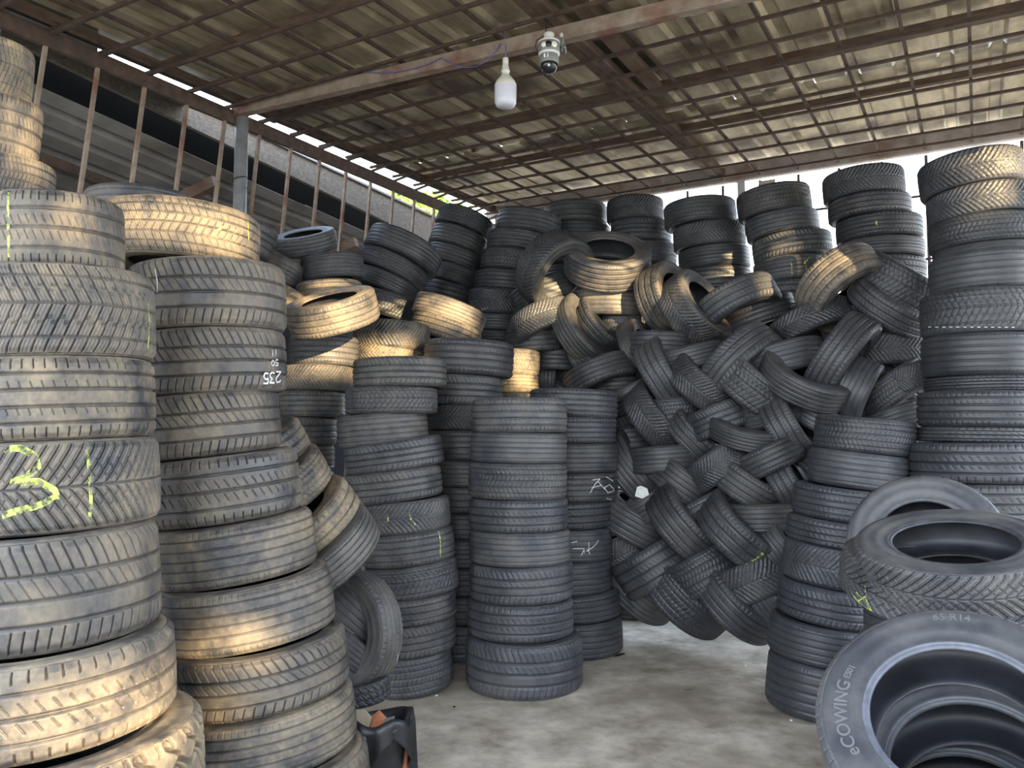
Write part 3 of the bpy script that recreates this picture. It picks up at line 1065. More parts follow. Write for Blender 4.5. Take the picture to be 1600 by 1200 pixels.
# left wall, mid height
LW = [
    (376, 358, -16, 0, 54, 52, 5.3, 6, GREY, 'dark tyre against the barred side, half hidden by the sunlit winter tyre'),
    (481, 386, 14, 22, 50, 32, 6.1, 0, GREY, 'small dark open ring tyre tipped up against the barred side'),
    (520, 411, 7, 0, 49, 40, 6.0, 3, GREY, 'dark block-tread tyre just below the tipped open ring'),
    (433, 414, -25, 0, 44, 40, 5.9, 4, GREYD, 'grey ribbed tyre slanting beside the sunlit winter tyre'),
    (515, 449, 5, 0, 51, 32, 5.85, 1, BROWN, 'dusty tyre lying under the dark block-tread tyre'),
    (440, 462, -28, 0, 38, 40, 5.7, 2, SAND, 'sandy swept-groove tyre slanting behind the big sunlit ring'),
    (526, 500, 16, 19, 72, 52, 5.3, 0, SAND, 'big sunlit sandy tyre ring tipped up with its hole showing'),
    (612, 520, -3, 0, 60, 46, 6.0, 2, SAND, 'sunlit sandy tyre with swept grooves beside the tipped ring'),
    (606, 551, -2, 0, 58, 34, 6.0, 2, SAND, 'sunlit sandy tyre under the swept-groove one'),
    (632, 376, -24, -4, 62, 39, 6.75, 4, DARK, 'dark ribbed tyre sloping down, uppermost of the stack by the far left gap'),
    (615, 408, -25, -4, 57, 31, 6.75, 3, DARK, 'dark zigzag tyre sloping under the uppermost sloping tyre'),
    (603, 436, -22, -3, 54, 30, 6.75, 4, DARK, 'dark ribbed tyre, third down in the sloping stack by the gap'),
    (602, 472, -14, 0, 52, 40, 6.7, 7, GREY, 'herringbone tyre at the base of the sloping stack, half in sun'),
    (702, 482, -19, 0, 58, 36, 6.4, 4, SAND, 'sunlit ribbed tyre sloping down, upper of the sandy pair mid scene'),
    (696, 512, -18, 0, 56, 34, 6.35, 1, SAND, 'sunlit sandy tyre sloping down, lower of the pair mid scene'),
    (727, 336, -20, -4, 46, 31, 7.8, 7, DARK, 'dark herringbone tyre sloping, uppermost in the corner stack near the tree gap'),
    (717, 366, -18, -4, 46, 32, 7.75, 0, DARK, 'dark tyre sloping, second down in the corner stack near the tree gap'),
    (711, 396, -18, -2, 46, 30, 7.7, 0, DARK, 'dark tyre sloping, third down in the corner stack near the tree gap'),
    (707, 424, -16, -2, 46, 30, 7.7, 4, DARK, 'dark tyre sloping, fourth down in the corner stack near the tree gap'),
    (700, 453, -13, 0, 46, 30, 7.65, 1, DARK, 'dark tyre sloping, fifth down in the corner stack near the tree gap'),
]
LWt = [loose(*h[:8], h[8], h[9]) for h in LW]
stack([(655, 745, 466, 495, -6, 7.65, 0)], 'corner stack below the sloping dark tyres', DARK)
stack([(448, 562, 521, 568, -1, 5.8, 0), (436, 553, 568, 609, 0, 5.8, 2), (430, 540, 609, 651, 0, 5.8, 0), (422, 527, 651, 696, 0, 5.8, 6), (418, 524, 696, 738, 0, 5.8, 0)],
      'stack topped by a sunlit ribbed tyre', (.3, .6, .7), tone='dusty')
# corner stack leaning a little
stack([(773, 880, 322, 359, -9, 7.6, 0), (758, 864, 352, 386, -8, 7.6, 0), (748, 852, 384, 418, -6, 7.6, 7), (738, 842, 418, 449, -5, 7.6, 0),
       (727, 832, 449, 488, -4, 7.55, 2), (725, 828, 488, 515, -2, 7.55, 4), (724, 826, 515, 541, -1, 7.55, 0)],
      'far corner stack under the beam', DARK, tone='dark')
# mid stacks
stack([(660, 804, 527, 585, -3, 5.75, 0), (660, 787, 582, 632, -2, 5.75, 6), (664, 790, 632, 672, -1, 5.75, 2), (664, 790, 672, 720, 0, 5.75, 0), (664, 788, 720, 762, 0, 5.75, 4),
       (664, 788, 762, 804, 0, 5.75, 1), (664, 788, 804, 845, 0, 5.75, 0), (664, 788, 845, 890, 0, 5.75, 4), (664, 788, 890, 935, 0, 5.75, 0), (664, 788, 935, 980, 0, 5.75, 1)],
      'stack wedged behind two centre stacks', GREY, tone='grey')
stack([(752, 845, 543, 584, -2, 6.5, 7), (750, 843, 584, 613, 0, 6.5, 0)], 'small stack behind centre column', BROWN, tone='sandy')
F_T = stack([(550, 698, 555, 602, 1, 5.0, 6), (538, 684, 602, 646, 1, 5.0, 7), (525, 671, 645, 696, 5, 5.0, 4), (536, 696, 688, 738, 8, 5.0, 6), (537, 694, 735, 787, 7, 5.0, 6),
             (556, 706, 785, 836, 5, 5.0, 2), (562, 714, 836, 888, 6, 5.0, 0), (572, 720, 887, 940, 7, 5.0, 7), (570, 716, 940, 982, 5, 5.0, 1), (570, 716, 982, 1033, 5, 5.0, 6), (566, 711, 1033, 1088, 5, 5.0, 3)],
            'wobbly stack left of centre column', (.24, .35, .9), tone='grey')
G_T = stack([(737, 886, 620, 676, 0, 5.07, 0), (735, 886, 676, 725, -1, 5.07, 4), (732, 886, 725, 783, -1, 5.07, 3), (733, 887, 783, 835, 0, 5.07, 1), (734, 891, 835, 889, 0, 5.07, 4),
             (734, 895, 889, 949, 1, 5.07, 6), (731, 895, 949, 1010, 0, 5.07, 1), (729, 909, 1010, 1085, 0, 5.05, 6)],
            'neat column in the middle', (.20, .35, .95), tone='grey')
H_T = stack([(826, 966, 606, 651, -2, 5.85, 0), (824, 963, 651, 693, 0, 5.85, 0), (824, 965, 693, 740, 0, 5.85, 4), (824, 965, 740, 786, 0, 5.85, 0), (815, 955, 786, 830, 1, 5.85, 1),
             (813, 955, 830, 882, 0, 5.85, 4), (813, 954, 882, 935, 1, 5.85, 4), (822, 968, 935, 980, 4, 5.85, 0), (824, 971, 978, 1027, 2, 5.85, 4)],
            'column just behind the middle one', (.12, .2, .85), tone='charcoal')

# row along the back wall
stack([(850, 951, 308, 342, 0, 8.1, 1), (852, 956, 342, 374, 0, 8.1, 0)], 'back stack nearest the corner', DARK, tone='dark')
stack([(950, 1041, 301, 337, 0, 7.8, 2), (955, 1054, 337, 372, -2, 7.8, 6), (972, 1062, 372, 408, -3, 7.8, 3), (974, 1060, 408, 443, -2, 7.8, 0)],
      'second back stack from corner', DARK, tone='dark')
stack([(1040, 1157, 303, 342, 3, 7.2, 3), (1054, 1170, 340, 380, 3, 7.2, 2), (1062, 1178, 377, 413, 3, 7.2, 4), (1062, 1179, 413, 451, 2, 7.2, 0), (1062, 1179, 451, 490, 0, 7.2, 1)],
      'third back stack from corner', DARK, tone='dark')
P_T = stack([(1155, 1278, 283, 326, 6, 6.75, 3), (1168, 1290, 322, 362, 6, 6.75, 0), (1178, 1310, 353, 397, 6, 6.75, 6), (1180, 1300, 393, 434, 4, 6.75, 4), (1180, 1300, 434, 475, 0, 6.75, 1)],
            'back stack with sun streak', GREY, tone='dark grey')
Q_T = stack([(1292, 1427, 254, 297, 3, 6.2, 2), (1300, 1436, 296, 333, 2, 6.2, 1), (1312, 1453, 325, 367, 1, 6.2, 0), (1318, 1455, 363, 395, -1, 6.2, 4), (1318, 1457, 395, 432, -3, 6.2, 1)],
            'back stack beside tall right stack', DARK, tone='dark')

# tall right stack
J_T = stack([(1443, 1622, 228, 284, 5, 4.95, 2), (1455, 1636, 280, 330, 4, 4.95, 2), (1457, 1640, 328, 376, 2, 4.95, 3), (1464, 1640, 374, 388, 1, 4.95, 4), (1456, 1642, 388, 448, 1, 4.9, 4),
             (1441, 1640, 448, 517, 0, 4.85, 7), (1440, 1642, 517, 585, -1, 4.85, 4), (1443, 1640, 585, 612, 0, 4.85, 0), (1431, 1640, 608, 668, -1, 4.7, 0), (1427, 1640, 666, 692, -1, 4.7, 1),
             (1413, 1640, 692, 757, 0, 4.6, 1)],
            'tall stack at the right edge', BLUE, tone='black')
# leaning stack in front of the woven pile, right
I_T = stack([(1268, 1434, 652, 708, -6, 4.85, 3), (1258, 1420, 708, 765, -7, 4.8, 4), (1232, 1400, 765, 818, -7, 4.75, 0), (1222, 1390, 818, 860, -7, 4.7, 1), (1214, 1385, 860, 925, -8, 4.66, 2),
             (1205, 1380, 925, 985, -8, 4.62, 6), (1190, 1372, 985, 1048, -7, 4.6, 4), (1186, 1368, 1048, 1120, -6, 4.6, 4)],
            'leaning stack right of open floor', BLUE, tone='black')
loose(1412, 760, 0, 0, 45, 42, 4.9, 4, BLUE, 'black tyre peeping out left of the right edge stack, mid height')

# woven pile: x, y, slant, lean, radius px, width px, depth, pattern
PILE = [
    (840, 388, 48, -36, 62, 44, 6.5, 2, 0), (945, 438, -6, 37, 66, 44, 6.5, 4, 1), (950, 468, -2, 0, 57, 38, 6.65, 4, 1), (852, 450, 20, 0, 50, 36, 6.8, 4, 0),
    (848, 487, 20, -15, 55, 40, 6.6, 2, 0), (838, 527, 4, 0, 48, 36, 6.7, 0, 0), (868, 560, -2, 0, 40, 29, 6.75, 6, 0), (853, 590, 86, 0, 34, 28, 6.8, 0, 0),
    (887, 528, -57, 32, 60, 34, 6.5, 4, 0), (920, 515, -52, 32, 56, 32, 6.62, 1, 0), (972, 505, -2, 0, 48, 34, 6.7, 3, 0), (1011, 468, -72, 34, 54, 42, 6.35, 1, 1),
    (1062, 492, -57, 27, 62, 46, 6.2, 2, 1), (1145, 457, 26, -10, 66, 40, 6.1, 1, 0), (1182, 486, 18, 0, 60, 36, 6.3, 0, 0), (1298, 417, 38, -24, 70, 54, 5.75, 0, 1),
    (1262, 492, 22, -12, 70, 38, 5.9, 2, 0), (1396, 440, -36, 8, 68, 52, 5.7, 7, 0), (1378, 487, -38, 20, 66, 38, 5.65, 1, 0), (1306, 550, 56, -6, 74, 46, 5.5, 0, 0),
    (1392, 543, 0, 0, 62, 43, 5.75, 2, 0), (1332, 607, 66, -6, 52, 44, 5.45, 4, 0), (1393, 607, 36, 0, 60, 40, 5.6, 3, 0), (1243, 615, -28, 25, 70, 38, 5.45, 4, 0),
    (1218, 556, 15, -6, 70, 43, 5.7, 4, 0), (1170, 608, -40, 14, 70, 52, 5.65, 7, 0), (1140, 555, 46, -14, 74, 46, 5.75, 6, 0), (1030, 535, -3, 0, 50, 34, 6.15, 0, 0),
    (984, 548, -66, 18, 48, 26, 6.3, 4, 0), (1078, 557, 13, 0, 58, 33, 5.95, 4, 0), (937, 573, 20, -12, 60, 35, 6.3, 0, 0), (1027, 588, -60, 14, 58, 40, 5.95, 1, 0),
    (1090, 608, -40, 14, 60, 44, 5.8, 2, 0), (962, 592, 3, 0, 46, 32, 6.4, 0, 0), (992, 618, 25, 0, 44, 36, 6.15, 4, 0), (1055, 641, 5, 0, 52, 37, 5.95, 3, 0),
    (1122, 653, 22, -4, 54, 41, 5.7, 6, 0), (1210, 644, 12, 0, 58, 38, 5.6, 4, 0), (1015, 661, -52, 14, 60, 43, 6.0, 2, 0), (1080, 690, -46, 14, 58, 34, 5.85, 1, 0),
    (1165, 692, -12, 20, 64, 30, 5.55, 4, 0), (968, 648, -66, 12, 44, 30, 6.3, 6, 0), (980, 688, 5, 0, 46, 36, 6.25, 0, 0), (1038, 717, 4, -4, 58, 37, 5.85, 4, 0),
    (1205, 716, 26, 0, 56, 38, 5.45, 0, 0), (1121, 726, 36, -4, 54, 42, 5.6, 2, 0), (985, 748, -50, 14, 66, 42, 6.05, 4, 0), (1065, 760, -35, 8, 62, 44, 5.8, 4, 0),
    (1165, 766, -33, 8, 64, 42, 5.55, 0, 0), (1228, 762, -60, 8, 48, 38, 5.4, 1, 0), (1018, 792, 30, 0, 54, 38, 5.85, 4, 0), (1103, 800, 28, 0, 58, 40, 5.65, 0, 0),
    (1190, 812, 3, 0, 58, 40, 5.4, 4, 0), (990, 826, -28, 8, 64, 46, 5.95, 4, 0), (1062, 834, -48, 14, 68, 50, 5.65, 0, 0), (1148, 848, -42, 12, 68, 50, 5.4, 1, 0),
    (1216, 862, -50, 10, 50, 38, 5.3, 4, 0), (978, 866, 30, 0, 54, 48, 6.05, 2, 0), (1022, 887, 32, -4, 64, 54, 5.8, 1, 0), (1100, 896, 30, -4, 66, 54, 5.6, 3, 0),
    (1180, 908, 26, -4, 68, 54, 5.4, 2, 0), (990, 940, -40, 20, 66, 44, 6.05, 4, 0), (1062, 952, -42, 17, 77, 52, 5.75, 3, 0), (1142, 962, -42, 17, 75, 48, 5.5, 0, 0),
    (1190, 945, -50, 14, 50, 40, 5.35, 4, 0), (1222, 670, -62, 10, 52, 42, 5.45, 1, 0), (905, 560, -60, 20, 40, 30, 6.5, 6, 0), (1280, 655, -30, 0, 50, 36, 5.5, 4, 0),
    (1400, 655, 20, 0, 50, 36, 5.5, 4, 0), (1420, 590, 20, 0, 40, 36, 5.45, 2, 0), (1300, 740, -40, 0, 60, 42, 5.4, 0, 0),
]
SPECIAL = {0: 'dark tyre arched upright, leaning beside the sunlit open ring on the pile', 1: 'sunlit tyre lying open on top of the woven pile, its hole showing',
           2: 'ribbed tyre half in sun directly under the open ring', 4: 'swept-groove tyre sloping up, with bright sun flecks, left top of the pile',
           11: 'narrow sunlit ring tyre standing right of the open ring', 12: 'big half-sunlit ring tyre standing beside the narrow sunlit one',
           15: 'big sunlit tyre tipped over at the top of the pile near the back stacks', 17: 'herringbone tyre sloping down towards the tall right stack',
           19: 'long ribbed tyre standing steeply near the right top of the pile', 23: 'scuffed pale tyre sagging across below the steep ribbed one',
           62: 'block-tread tyre resting on the floor, middle of the pile foot', 63: 'ribbed tyre resting on the floor at the right of the pile foot',
           61: 'smooth tyre resting on the floor at the left of the pile foot'}
PILE_T = []
order = sorted(range(len(PILE)), key=lambda i: PILE[i][1])
rowof = {}
rows_ = []
for i in order:
    if i in SPECIAL: continue
    for r_ in rows_:
        if PILE[i][1] - r_[0] < 40:
            r_[1].append(i)
            break
    else:
        rows_.append([PILE[i][1], [i]])
for ri, (y0, ids) in enumerate(rows_):
    ids.sort(key=lambda i: PILE[i][0])
    for ci, i in enumerate(ids):
        rowof[i] = (ri, ci)
for i, (x, y, th, t, Rp, Wp, D, k, sunny) in enumerate(PILE):
    if i in SPECIAL:
        lb = SPECIAL[i]
    else:
        ri, ci = rowof[i]
        dirn = 'upright' if abs(th) > 64 else ('flat-lying' if abs(th) < 9 else ('rising' if th > 0 else 'falling'))
        rn = 'top' if ri == 0 else ORD[ri]
        cn = 'leftmost' if ci == 0 else ORD[ci] + ' from left'
        lb = f'{dirn} {DES[k]} tyre, {cn} in {rn} row of woven pile'
    dust = (.36, .75, .8) if sunny else ((.13, .15, .62) if x > 1000 else (.16, .3, .6))  # sunny ones: sunlight put into the colour as paler, browner dust
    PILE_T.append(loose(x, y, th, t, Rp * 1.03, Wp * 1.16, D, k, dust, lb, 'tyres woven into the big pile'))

# hidden core of the pile, seen only as dark tread in the gaps
rng = random.Random(5)
for i in range(6):
    for j in range(8):
        px = 880 + i * 92 + (j % 2) * 40
        py = 500 + j * 66
        D = 7.15 - (px - 860) / 560 * 1.0 - (0.0 if py > 560 else -.1)
        if py > 930 or (py < 500 and px < 880): continue
        loose(px, py, (35 if (i + j) % 2 else -35) + rng.uniform(-8, 8), 0, 82, 60, D, rng.choice([0, 1, 4, 6]), (.10, .1, .45),
              'black tyre deep inside the woven pile, seen only through gaps', 'tyres in the dark core of the woven pile')

for n_, (xa, xb, D_) in enumerate(((925, 1050, 7.05), (1050, 1180, 6.75), (1180, 1315, 6.45), (1315, 1450, 6.15))):
    yb_ = 680 + 1.5 * 1280 / (D_ - .33)
    h_ = .21 * 1280 / (D_ - .33)
    stack([(xa, xb, yb_ - 2 * h_, yb_ - h_, 0, D_, 4), (xa, xb, yb_ - h_, yb_, 0, D_, 0)], ['leftmost', 'second', 'third', 'rightmost'][n_] + ' low stack behind the pile foot', (.12, .1, .5), tone='black')

# foreground right heap
K_BASE = BLUE
KB = (.20, .15, .95)
K1 = loose(1458, 976, 3, 64, 115, 60, 3.6, 4, KB, 'grey tyre tipped up behind the open winter tyre on the right heap')
K2 = loose(1497, 938, 2, 15, 143, 78, 2.85, 2, KB, 'open swept-groove winter tyre lying on top of the right foreground heap')
K3 = loose(1490, 975, -11, 8, 165, 74, 2.95, 2, (.25, .4, .9), 'winter tyre with yellow chalk squashed under the open winter tyre')
K4 = loose(1520, 1370, 3, 39, 206, 125, 1.98, 0, (.16, .3, 1.0), 'large nearest tyre with raised lettering on its sidewall, bottom right corner')
stack([(1330, 1660, 1032, 1130, 0, 2.95, 0)], 'stack under right foreground winter tyres', KB, tone='black')
stack([(1340, 1580, 905, 965, 0, 3.7, 0)], 'stack behind right foreground heap', KB, tone='black')
_ax = K4.rotation_quaternion @ Vector((0, 0, 1))
K5 = tyre(K4.location - _ax * .232 + Vector((.02, .0, 0)), _ax, .31, .22, 3, KB, 'block-tread tyre lying directly beneath the large nearest tyre')
K6 = tyre(K4.location - _ax * .455 + Vector((-.01, .0, 0)), (_ax + Vector((0, 0, .05))).normalized(), .31, .21, 0, KB, 'lowest tyre of the slanting pile beneath the large nearest tyre')
# inner ring glimpsed through the hole of the nearest tyre comes from the tyre under it


# ------------------------------------------------------------------ marks
def to_local(root, p):
    return Matrix.LocRotScale(root.location, root.rotation_quaternion, root.scale).inverted() @ p


def hit_tread(root, px, py):
    """first hit of the view ray on the tread cylinder, in the tyre's own space (scaled to R0)"""
    o = to_local(root, CAM)
    p2 = to_local(root, CAM + ray(px, py))
    d = p2 - o
    Rr = R0 * 1.0
    a = d.x ** 2 + d.y ** 2
    b = 2 * (o.x * d.x + o.y * d.y)
    c = o.x ** 2 + o.y ** 2 - Rr ** 2
    disc = b * b - 4 * a * c
    if disc < 0: return None
    t = (-b - math.sqrt(disc)) / (2 * a)
    q = o + d * t
    return math.atan2(q.y, q.x), q.z


def mark(root, lines, wd, m, name='chalk_mark', label=None):
    """thin paint strokes lying on the tread"""
    if name == 'paint_mark' and len(lines) > 1:
        for l_ in lines: mark(root, [l_], wd, m, name, label)
        return
    V, F = [], []
    for ln in lines:
        pts = [hit_tread(root, *p) for p in ln]
        pts = [p for p in pts if p and abs(p[1]) < W0 * .485]
        dense = []
        for a, b in zip(pts, pts[1:]):
            if abs(a[0] - b[0]) > 3: continue
            for i in range(6):
                t = i / 6
                dense.append((a[0] + (b[0] - a[0]) * t, a[1] + (b[1] - a[1]) * t))
        if len(dense) < 2: continue
        dense.append(pts[-1])
        n0 = len(V)
        for i, (ph, z) in enumerate(dense):
            a, b = dense[max(i - 1, 0)], dense[min(i + 1, len(dense) - 1)]
            dx, dz = (b[0] - a[0]) * R0, b[1] - a[1]
            l = math.hypot(dx, dz) or 1
            nx, nz = -dz / l, dx / l
            for s in (-1, 1):
                p2, z2 = ph + nx * s * wd / 2 / R0, z + nz * s * wd / 2
                aS = abs(z2) / (.465 * W0)
                rr = R0 * (1 - .012 * aS ** 2 - .030 * float(sst(np.array(aS), .84, 1.0))) + .0012
                V.append((math.cos(p2) * rr, math.sin(p2) * rr, z2))
        for i in range(len(dense) - 1):
            F.append((n0 + 2 * i, n0 + 2 * i + 1, n0 + 2 * i + 3, n0 + 2 * i + 2))
    if not F: return None
    o = link_mesh(name, V, F, m, root)
    if label: o['label'] = label
    return o


Y, Wc = M['yellow'], M['chalk']
mark(S1[0], [[(12, 300), (13, 350), (14, 402)]], .014, Y, 'paint_mark', 'yellow paint stripe')
mark(S1[1], [[(231, 470), (233, 510), (232, 545)]], .008, Y, 'paint_mark', 'yellow paint stripe')
mark(S1[3], [[(5, 702), (30, 700), (55, 712), (60, 730), (40, 745), (15, 755), (60, 752), (85, 765), (90, 775), (60, 790), (20, 800), (3, 806)]], .016, Y, 'paint_mark', 'yellow painted number three')
mark(S1[3], [[(136, 697), (140, 740), (142, 780), (140, 815)]], .010, Y, 'paint_mark', 'yellow paint stripe')
mark(S2[0], [[(352, 338), (353, 352), (336, 362), (338, 372)], [(388, 345), (388, 375)]], .008, Y, 'paint_mark', 'yellow paint stripe')
mark(S2[1], [[(242, 420), (246, 440), (246, 456)]], .004, Wc)
# upside down 235, 50, 11 in white chalk
DIG = {'1': [(.5, 0), (.5, 1)], '2': [(0, .2), (.3, 0), (.8, 0), (1, .25), (.8, .5), (0, 1), (1, 1)], '3': [(0, 0), (1, 0), (.45, .4), (.9, .55), (1, .8), (.6, 1), (0, .92)],
       '5': [(1, 0), (.1, 0), (0, .45), (.6, .4), (1, .68), (.7, 1), (0, .95)], '0': [(.5, 0), (0, .3), (0, .7), (.5, 1), (1, .7), (1, .3), (.5, 0)]}


def upside_down(txt, x0, y0, w, h, gap):
    out = []
    for i, ch in enumerate(reversed(txt)):
        out.append([(x0 + i * (w + gap) + (1 - x) * w, y0 + (1 - y) * h - i * 1.0) for x, y in DIG[ch]])
    return out


mark(S2[2], upside_down('235', 412, 583, 7.5, 16, 2.2), .006, Wc, 'chalk_number', 'white chalk number 235, upside down')
mark(S2[2], upside_down('50', 424, 563, 4.5, 9, 1.5), .004, Wc, 'chalk_number', 'white chalk number 50')
mark(S2[2], upside_down('11', 424, 547, 3.5, 10, 1.5), .004, Wc, 'chalk_number', 'white chalk number 11')
mark(S2[7], [[(536, 1020), (545, 990), (550, 985)], [(535, 1000), (538, 1022), (548, 1028)], [(540, 995), (550, 1010), (545, 1025)]], .004, Y)
mark(HP[6], [[(622, 1022), (618, 1045), (606, 1062)], [(612, 1035), (626, 1030)], [(594, 1060), (612, 1070), (600, 1075)], [(595, 1068), (612, 1058)]], .004, Wc)
mark(F_T[5], [[(605, 802), (607, 815)], [(640, 800), (643, 815), (650, 820)]], .010, Y, 'paint_mark', 'yellow paint smear')
mark(F_T[6], [[(686, 830), (688, 845), (688, 870)]], .009, Y, 'paint_mark', 'yellow dotted paint line')
mark(H_T[3], [[(925, 750), (938, 748), (930, 756), (922, 770)], [(934, 752), (945, 765)], [(924, 762), (940, 758)], [(947, 745), (958, 752)], [(944, 762), (952, 757), (960, 766), (950, 770), (944, 762)], [(922, 778), (927, 786)], [(948, 779), (958, 781)]], .005, Wc)
mark(H_T[5], [[(893, 848), (902, 846)], [(895, 857), (912, 857), (913, 864)], [(920, 847), (920, 858)], [(935, 844), (930, 852), (916, 862)], [(908, 868), (912, 860)], [(918, 858), (922, 866)]], .005, Wc)
mark(P_T[3], [[(1236, 405), (1238, 430)], [(1256, 402), (1260, 420)], [(1268, 398), (1256, 412)]], .010, Y, 'paint_mark', 'yellow paint streaks')
mark(Q_T[2], [[(1369, 328), (1368, 340), (1370, 352)]], .012, Y, 'paint_mark', 'yellow dotted paint line')
mark(PILE_T[55], [[(1165, 882), (1180, 874), (1192, 865)], [(1188, 860), (1193, 868)]], .012, Y, 'paint_mark', 'yellow paint smear')
mark(K3, [[(1352, 915), (1354, 935), (1356, 950)], [(1330, 926), (1345, 945), (1362, 955)], [(1340, 940), (1352, 932), (1362, 958)], [(1338, 925), (1350, 938)]], .005, Y)
# white dotted dashes on two treads
mark(J_T[5], [[(x, 511), (x + 5, 511)] for x in range(1450, 1590, 11)], .004, Wc, 'white_dashes')
mark(HP[4], [[(564 + i * 5.2, 926 + i * 4.4), (567 + i * 5.2, 928.5 + i * 4.4)] for i in range(10)], .006, Wc, 'white_dashes')

# white paper tag on the pile
tg = at(1003, 768, 5.28)
a = math.radians(8)
q = [(-.045, -.03), (.0, -.045), (.045, -.02), (.035, .02), (-.005, .035), (-.03, .03)]
V = [tg + Vector((x, .0, z)) for x, z in q] + [tg + Vector((x, .003, z)) for x, z in q]
tgo = link_mesh('paper_tag', V, [(0, 1, 2, 3, 4, 5), (11, 10, 9, 8, 7, 6)] + [(i, 6 + i, 6 + (i + 1) % 6, (i + 1) % 6) for i in range(6)], M['tag'])
tag(tgo, 'small crumpled white paper tag stuck between tyres of the woven pile', 'paper')

# ------------------------------------------------------------------ lettering and bead on the nearest tyre
for o_, rw in ((K4, 1), (K4, -1), (K2, 1), (K1, 1), (K5, 1)):
    a = np.linspace(0, 2 * math.pi, 161)[:-1]
    prof = [(.655, .456), (.651, .461), (.646, .458), (.641, .448), (.632, .443), (.618, .438), (.606, .424), (.600, .40), (.607, .392)]
    me = prof_mesh('bead', [(r, z * rw) for r, z in prof], M['bead'], flip=rw < 0)
    b_ = bpy.data.objects.new('bead', me)
    COL.objects.link(b_)
    b_.parent = o_
    if o_ is K4 and rw > 0: b_['label'] = 'shiny grey-blue bead ring'
    else: b_.data.materials[0] = M['bead2']


def hit_side(root, px, py, zz):
    o = to_local(root, CAM)
    d = to_local(root, CAM + ray(px, py)) - o
    q = o + d * ((zz - o.z) / d.z)
    return math.atan2(q.y, q.x), math.hypot(q.x, q.y) / R0


def arc_text(root, txt, ang, rn, size, label=None, flip=False):
    cu = bpy.data.curves.new('lettering', 'FONT')
    cu.body = txt
    cu.size = size
    cu.align_x = 'CENTER'
    cu.align_y = 'CENTER'
    cu.extrude = .0012
    cu.offset = .0006
    cu.resolution_u = 3
    to = bpy.data.objects.new('tmp', cu)
    COL.objects.link(to)
    dg = bpy.context.evaluated_depsgraph_get()
    me = bpy.data.meshes.new_from_object(to.evaluated_get(dg))
    bpy.data.objects.remove(to)
    for v in me.vertices:
        x, y, z = v.co
        r = rn * R0 + y
        th = ang - x / (rn * R0)
        zz = side_z(min(r / R0, .92)) * W0 + .0008 + (z + .0012) * .6
        v.co = (math.cos(th) * r, math.sin(th) * r, zz)
    me.materials.clear()
    me.materials.append(M['letter'])
    o = bpy.data.objects.new('lettering', me)
    COL.objects.link(o)
    o.parent = root
    if label: o['label'] = label


ang, rn = hit_side(K4, 1335, 1120, .49 * W0)
print('K4 lettering', ang, rn)
arc_text(K4, 'eCOWING', ang, .80, .043, 'raised lettering')
ang2, _ = hit_side(K4, 1350, 1070, .49 * W0)
arc_text(K4, 'ES01', ang2 - .09, .80, .021, 'raised lettering')
ang3, rn3 = hit_side(K4, 1487, 970, .49 * W0)
arc_text(K4, '65 R14', ang3, .87, .030, 'raised size marking')

# ------------------------------------------------------------------ scrap bin at the foot of the second stack
bin_ = empty('scrap_bin')
tag(bin_, 'black open plastic tub of scraps on the floor beside the leaning stack', 'bin')
bc = at(588, 1165, 3.42)
bin_.location = (bc.x, bc.y + .02, 0)
bz = at(588, 1112, 3.5).z
n = 40
V, F = [], []
for i, (r, z) in enumerate([(.095, 0), (.10, .05), (.105, bz * .6), (.13, bz * .93), (.135, bz), (.128, bz), (.12, bz * .93), (.10, bz * .5), (.09, .02)]):
    for k in range(n):
        a = 2 * math.pi * k / n
        wob = 1 + .07 * math.sin(3 * a + i) * (i > 1) + .03 * math.sin(7 * a + i * 2)
        V.append((math.cos(a) * r * wob, math.sin(a) * r * wob, z + (.02 * math.sin(2 * a + 1) if 2 < i < 7 else 0)))
for i in range(8):
    for k in range(n):
        F.append((i * n + k, i * n + (k + 1) % n, (i + 1) * n + (k + 1) % n, (i + 1) * n + k))
F.append(tuple(8 * n + k for k in range(n)))
link_mesh('tub', V, F, M['bag'], bin_, True)
def scrap(name, pts, th, m, lab, cat):
    c = Vector((bin_.location.x, bin_.location.y, 0))
    V = [c + Vector(p) for p in pts] + [c + Vector(p) + Vector((0, th, th)) for p in pts]
    n = len(pts)
    F = [tuple(range(n)), tuple(range(2 * n - 1, n - 1, -1))] + [(i, n + i, n + (i + 1) % n, (i + 1) % n) for i in range(n)]
    o = link_mesh(name, V, F, m)
    return tag(o, lab, cat)
scrap('cardboard_piece', [(-.09, -.05, bz - .06), (-.03, -.06, bz - .05), (-.02, -.03, bz + .0), (-.05, 0, bz + .02), (-.09, .01, bz + .015)], .006, M['tan'], 'tan cardboard flap sticking out of the black scrap tub', 'cardboard')
scrap('brick_scrap', [(-.03, -.04, bz - .07), (.03, -.05, bz - .06), (.035, 0, bz - .03), (0, .03, bz - .01), (-.03, .02, bz - .03)], .02, M['orange'], 'orange scrap lying inside the black scrap tub', 'scrap')
scrap('foil_scrap', [(-.05, -.09, bz - .09), (.01, -.095, bz - .085), (.02, -.05, bz - .055), (-.04, -.04, bz - .05)], .008, M['alu'], 'silver foil scrap at the front inside the black scrap tub', 'scrap')
scrap('plastic_film', [(.03, -.07, bz - .05), (.08, -.05, bz - .035), (.07, 0, bz - .0), (.03, 0, bz - .01)], .002, M['camg'], 'crumpled grey plastic film inside the black scrap tub', 'scrap')

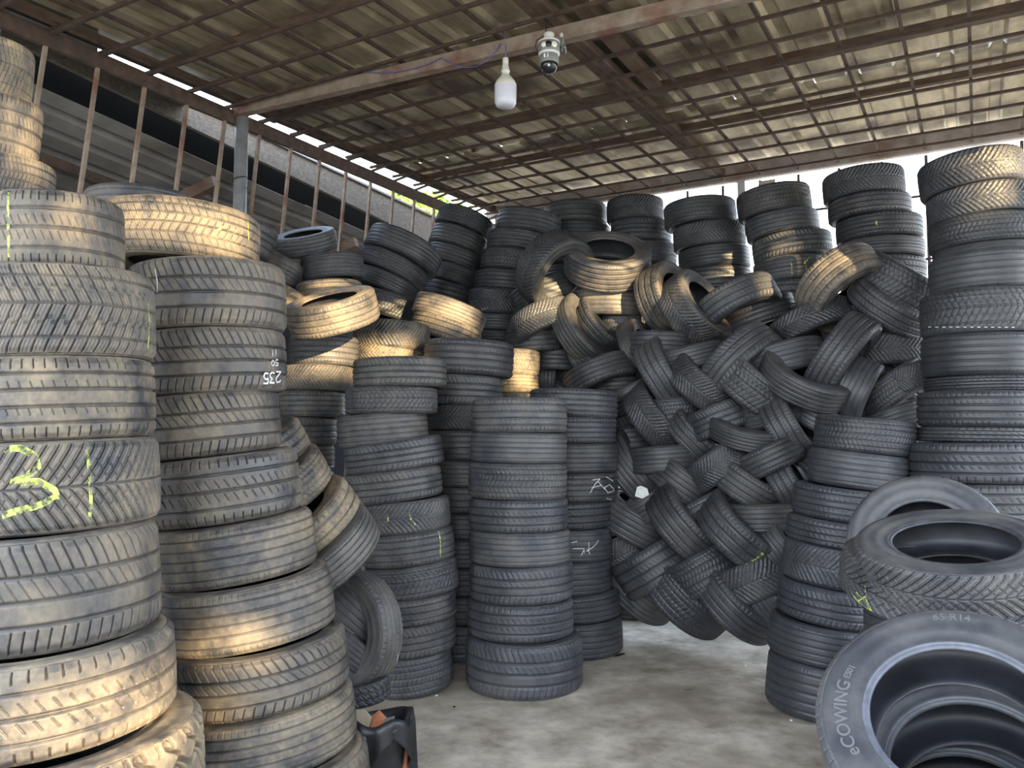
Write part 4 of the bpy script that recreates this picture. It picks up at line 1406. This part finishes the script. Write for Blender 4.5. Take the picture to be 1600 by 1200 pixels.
# plastic flap draped over the tub's rim
V, F = [], []
nu, nv = 22, 10
for j in range(nv):
    for i in range(nu):
        a = -2.3 + 2.9 * i / (nu - 1)
        t = j / (nv - 1)
        sag = (.16 + .09 * math.sin(a * 2.2 + .6)) * max(0, t - .25) / .75
        r = .118 + .03 * min(1, t * 4) + .016 * math.sin(9 * a) * t + .01 * math.sin(17 * a + 1) * t
        V.append((math.cos(a) * r, math.sin(a) * r, bz + .012 * math.sin(5 * a) - sag + .012 * math.sin(math.pi * min(1, t * 3))))
for j in range(nv - 1):
    for i in range(nu - 1):
        F.append((j * nu + i, j * nu + i + 1, (j + 1) * nu + i + 1, (j + 1) * nu + i))
fl_ = link_mesh('plastic_flap', V, F, M['bag'], bin_, True)
md = fl_.modifiers.new('s', 'SOLIDIFY'); md.thickness = .003
bx_, by_ = bin_.location.x, bin_.location.y
for i, (dx, dy, z) in enumerate(((-.07, -.16, .30), (-.075, -.165, .25), (-.07, -.17, .195))):
    t_o = tube('silver_tube', [(bx_ + dx - .05, by_ + dy + .04, z), (bx_ + dx + .045, by_ + dy, z + .01)], .014, M['alu'], None, 12)
    tag(t_o, ['uppermost', 'middle', 'lowest'][i] + ' of three silver tubes lying against the scrap tub', 'tube', 'silver tubes by the scrap tub')
scrap('brick_piece', [(.03, -.17, .0), (.12, -.15, .0), (.13, -.11, .0), (.04, -.12, .0)], .25, M['orange'], 'orange-red block standing against the front of the scrap tub', 'block')

# floor litter
def litter(name, px, py, s, m, lab, long=1.0, rot=0.0):
    D = EYE * FPX / (py - HOR)
    p = at(px, py, D); p.z = 0
    rg = random.Random(int(px * 7 + py))
    n = 7
    V = [(p.x + math.cos(rot) * math.cos(a) * s * long * rg.uniform(.7, 1) - math.sin(rot) * math.sin(a) * s, p.y + math.sin(rot) * math.cos(a) * s * long + math.cos(rot) * math.sin(a) * s * rg.uniform(.7, 1), .001) for a in [2 * math.pi * i / n for i in range(n)]]
    V2_ = [(x, y, .006) for x, y, z in V]
    F = [tuple(range(n, 2 * n)), tuple(range(n - 1, -1, -1))] + [(i, (i + 1) % n, n + (i + 1) % n, n + i) for i in range(n)]
    o = link_mesh(name, V + V2_, F, m)
    tag(o, lab, 'litter')
litter('black_strip', 968, 1017, .012, M['camk'], 'thin black strip lying on the floor beside the middle column', 5, .7)
litter('leaf_litter', 1033, 997, .013, M['tan'], 'small yellowish crumb on the floor at the pile foot')
litter('stone_chip', 1165, 1033, .008, M['white'], 'tiny white chip on the floor under the right of the pile')
litter('flat_chip', 1076, 1070, .016, M['camg'], 'small dark flat chip in the middle of the open floor', 2, .3)
litter('stone_chip', 682, 1078, .009, M['white'], 'tiny white chip on the floor between the two centre stacks')
litter('stone_chip', 1236, 1115, .009, M['white'], 'tiny white chip in front of the leaning black stack')
litter('dark_pebble', 710, 1095, .008, M['camk'], 'tiny dark pebble in front of the wobbly stack')

# tyres that stand wholly behind others are left out
HIDDEN = [7, 8, 20, 21, 22, 36, 37, 38, 45, 75, 77, 78, 80, 81, 82, 83, 84, 85, 86, 97, 106, 107, 108, 109, 110, 111, 112, 113, 114, 115, 130, 131, 132, 133, 134, 135, 136, 137, 170, 171, 172, 173, 174, 175, 176, 177, 178, 179, 180, 181, 182, 183, 188, 189, 190, 191, 192, 193, 194, 195, 196, 197, 198, 199, 200, 201, 207, 208, 209, 210, 211, 212, 213, 214, 215, 216, 217, 218, 225, 226, 227, 228, 229, 231, 232, 233, 234, 235, 243, 244, 247, 248, 249, 250, 251, 252, 253, 354, 355, 356, 357, 358, 359, 360, 361, 362, 363, 364, 365, 367, 368, 369, 370, 371, 373, 374, 375, 376, 377, 378, 381, 384, 385, 386, 390, 392, 393, 395, 396, 397, 398, 399, 400, 408]
for i_ in HIDDEN:
    for c_ in list(TYRES[i_].children): bpy.data.objects.remove(c_)
    bpy.data.objects.remove(TYRES[i_])
TYRES = [t for i_, t in enumerate(TYRES) if i_ not in HIDDEN]
for t_ in TYRES:
    for kx in ('_R', '_W'):
        if kx in t_: del t_[kx]
print('TYRES', len(TYRES))
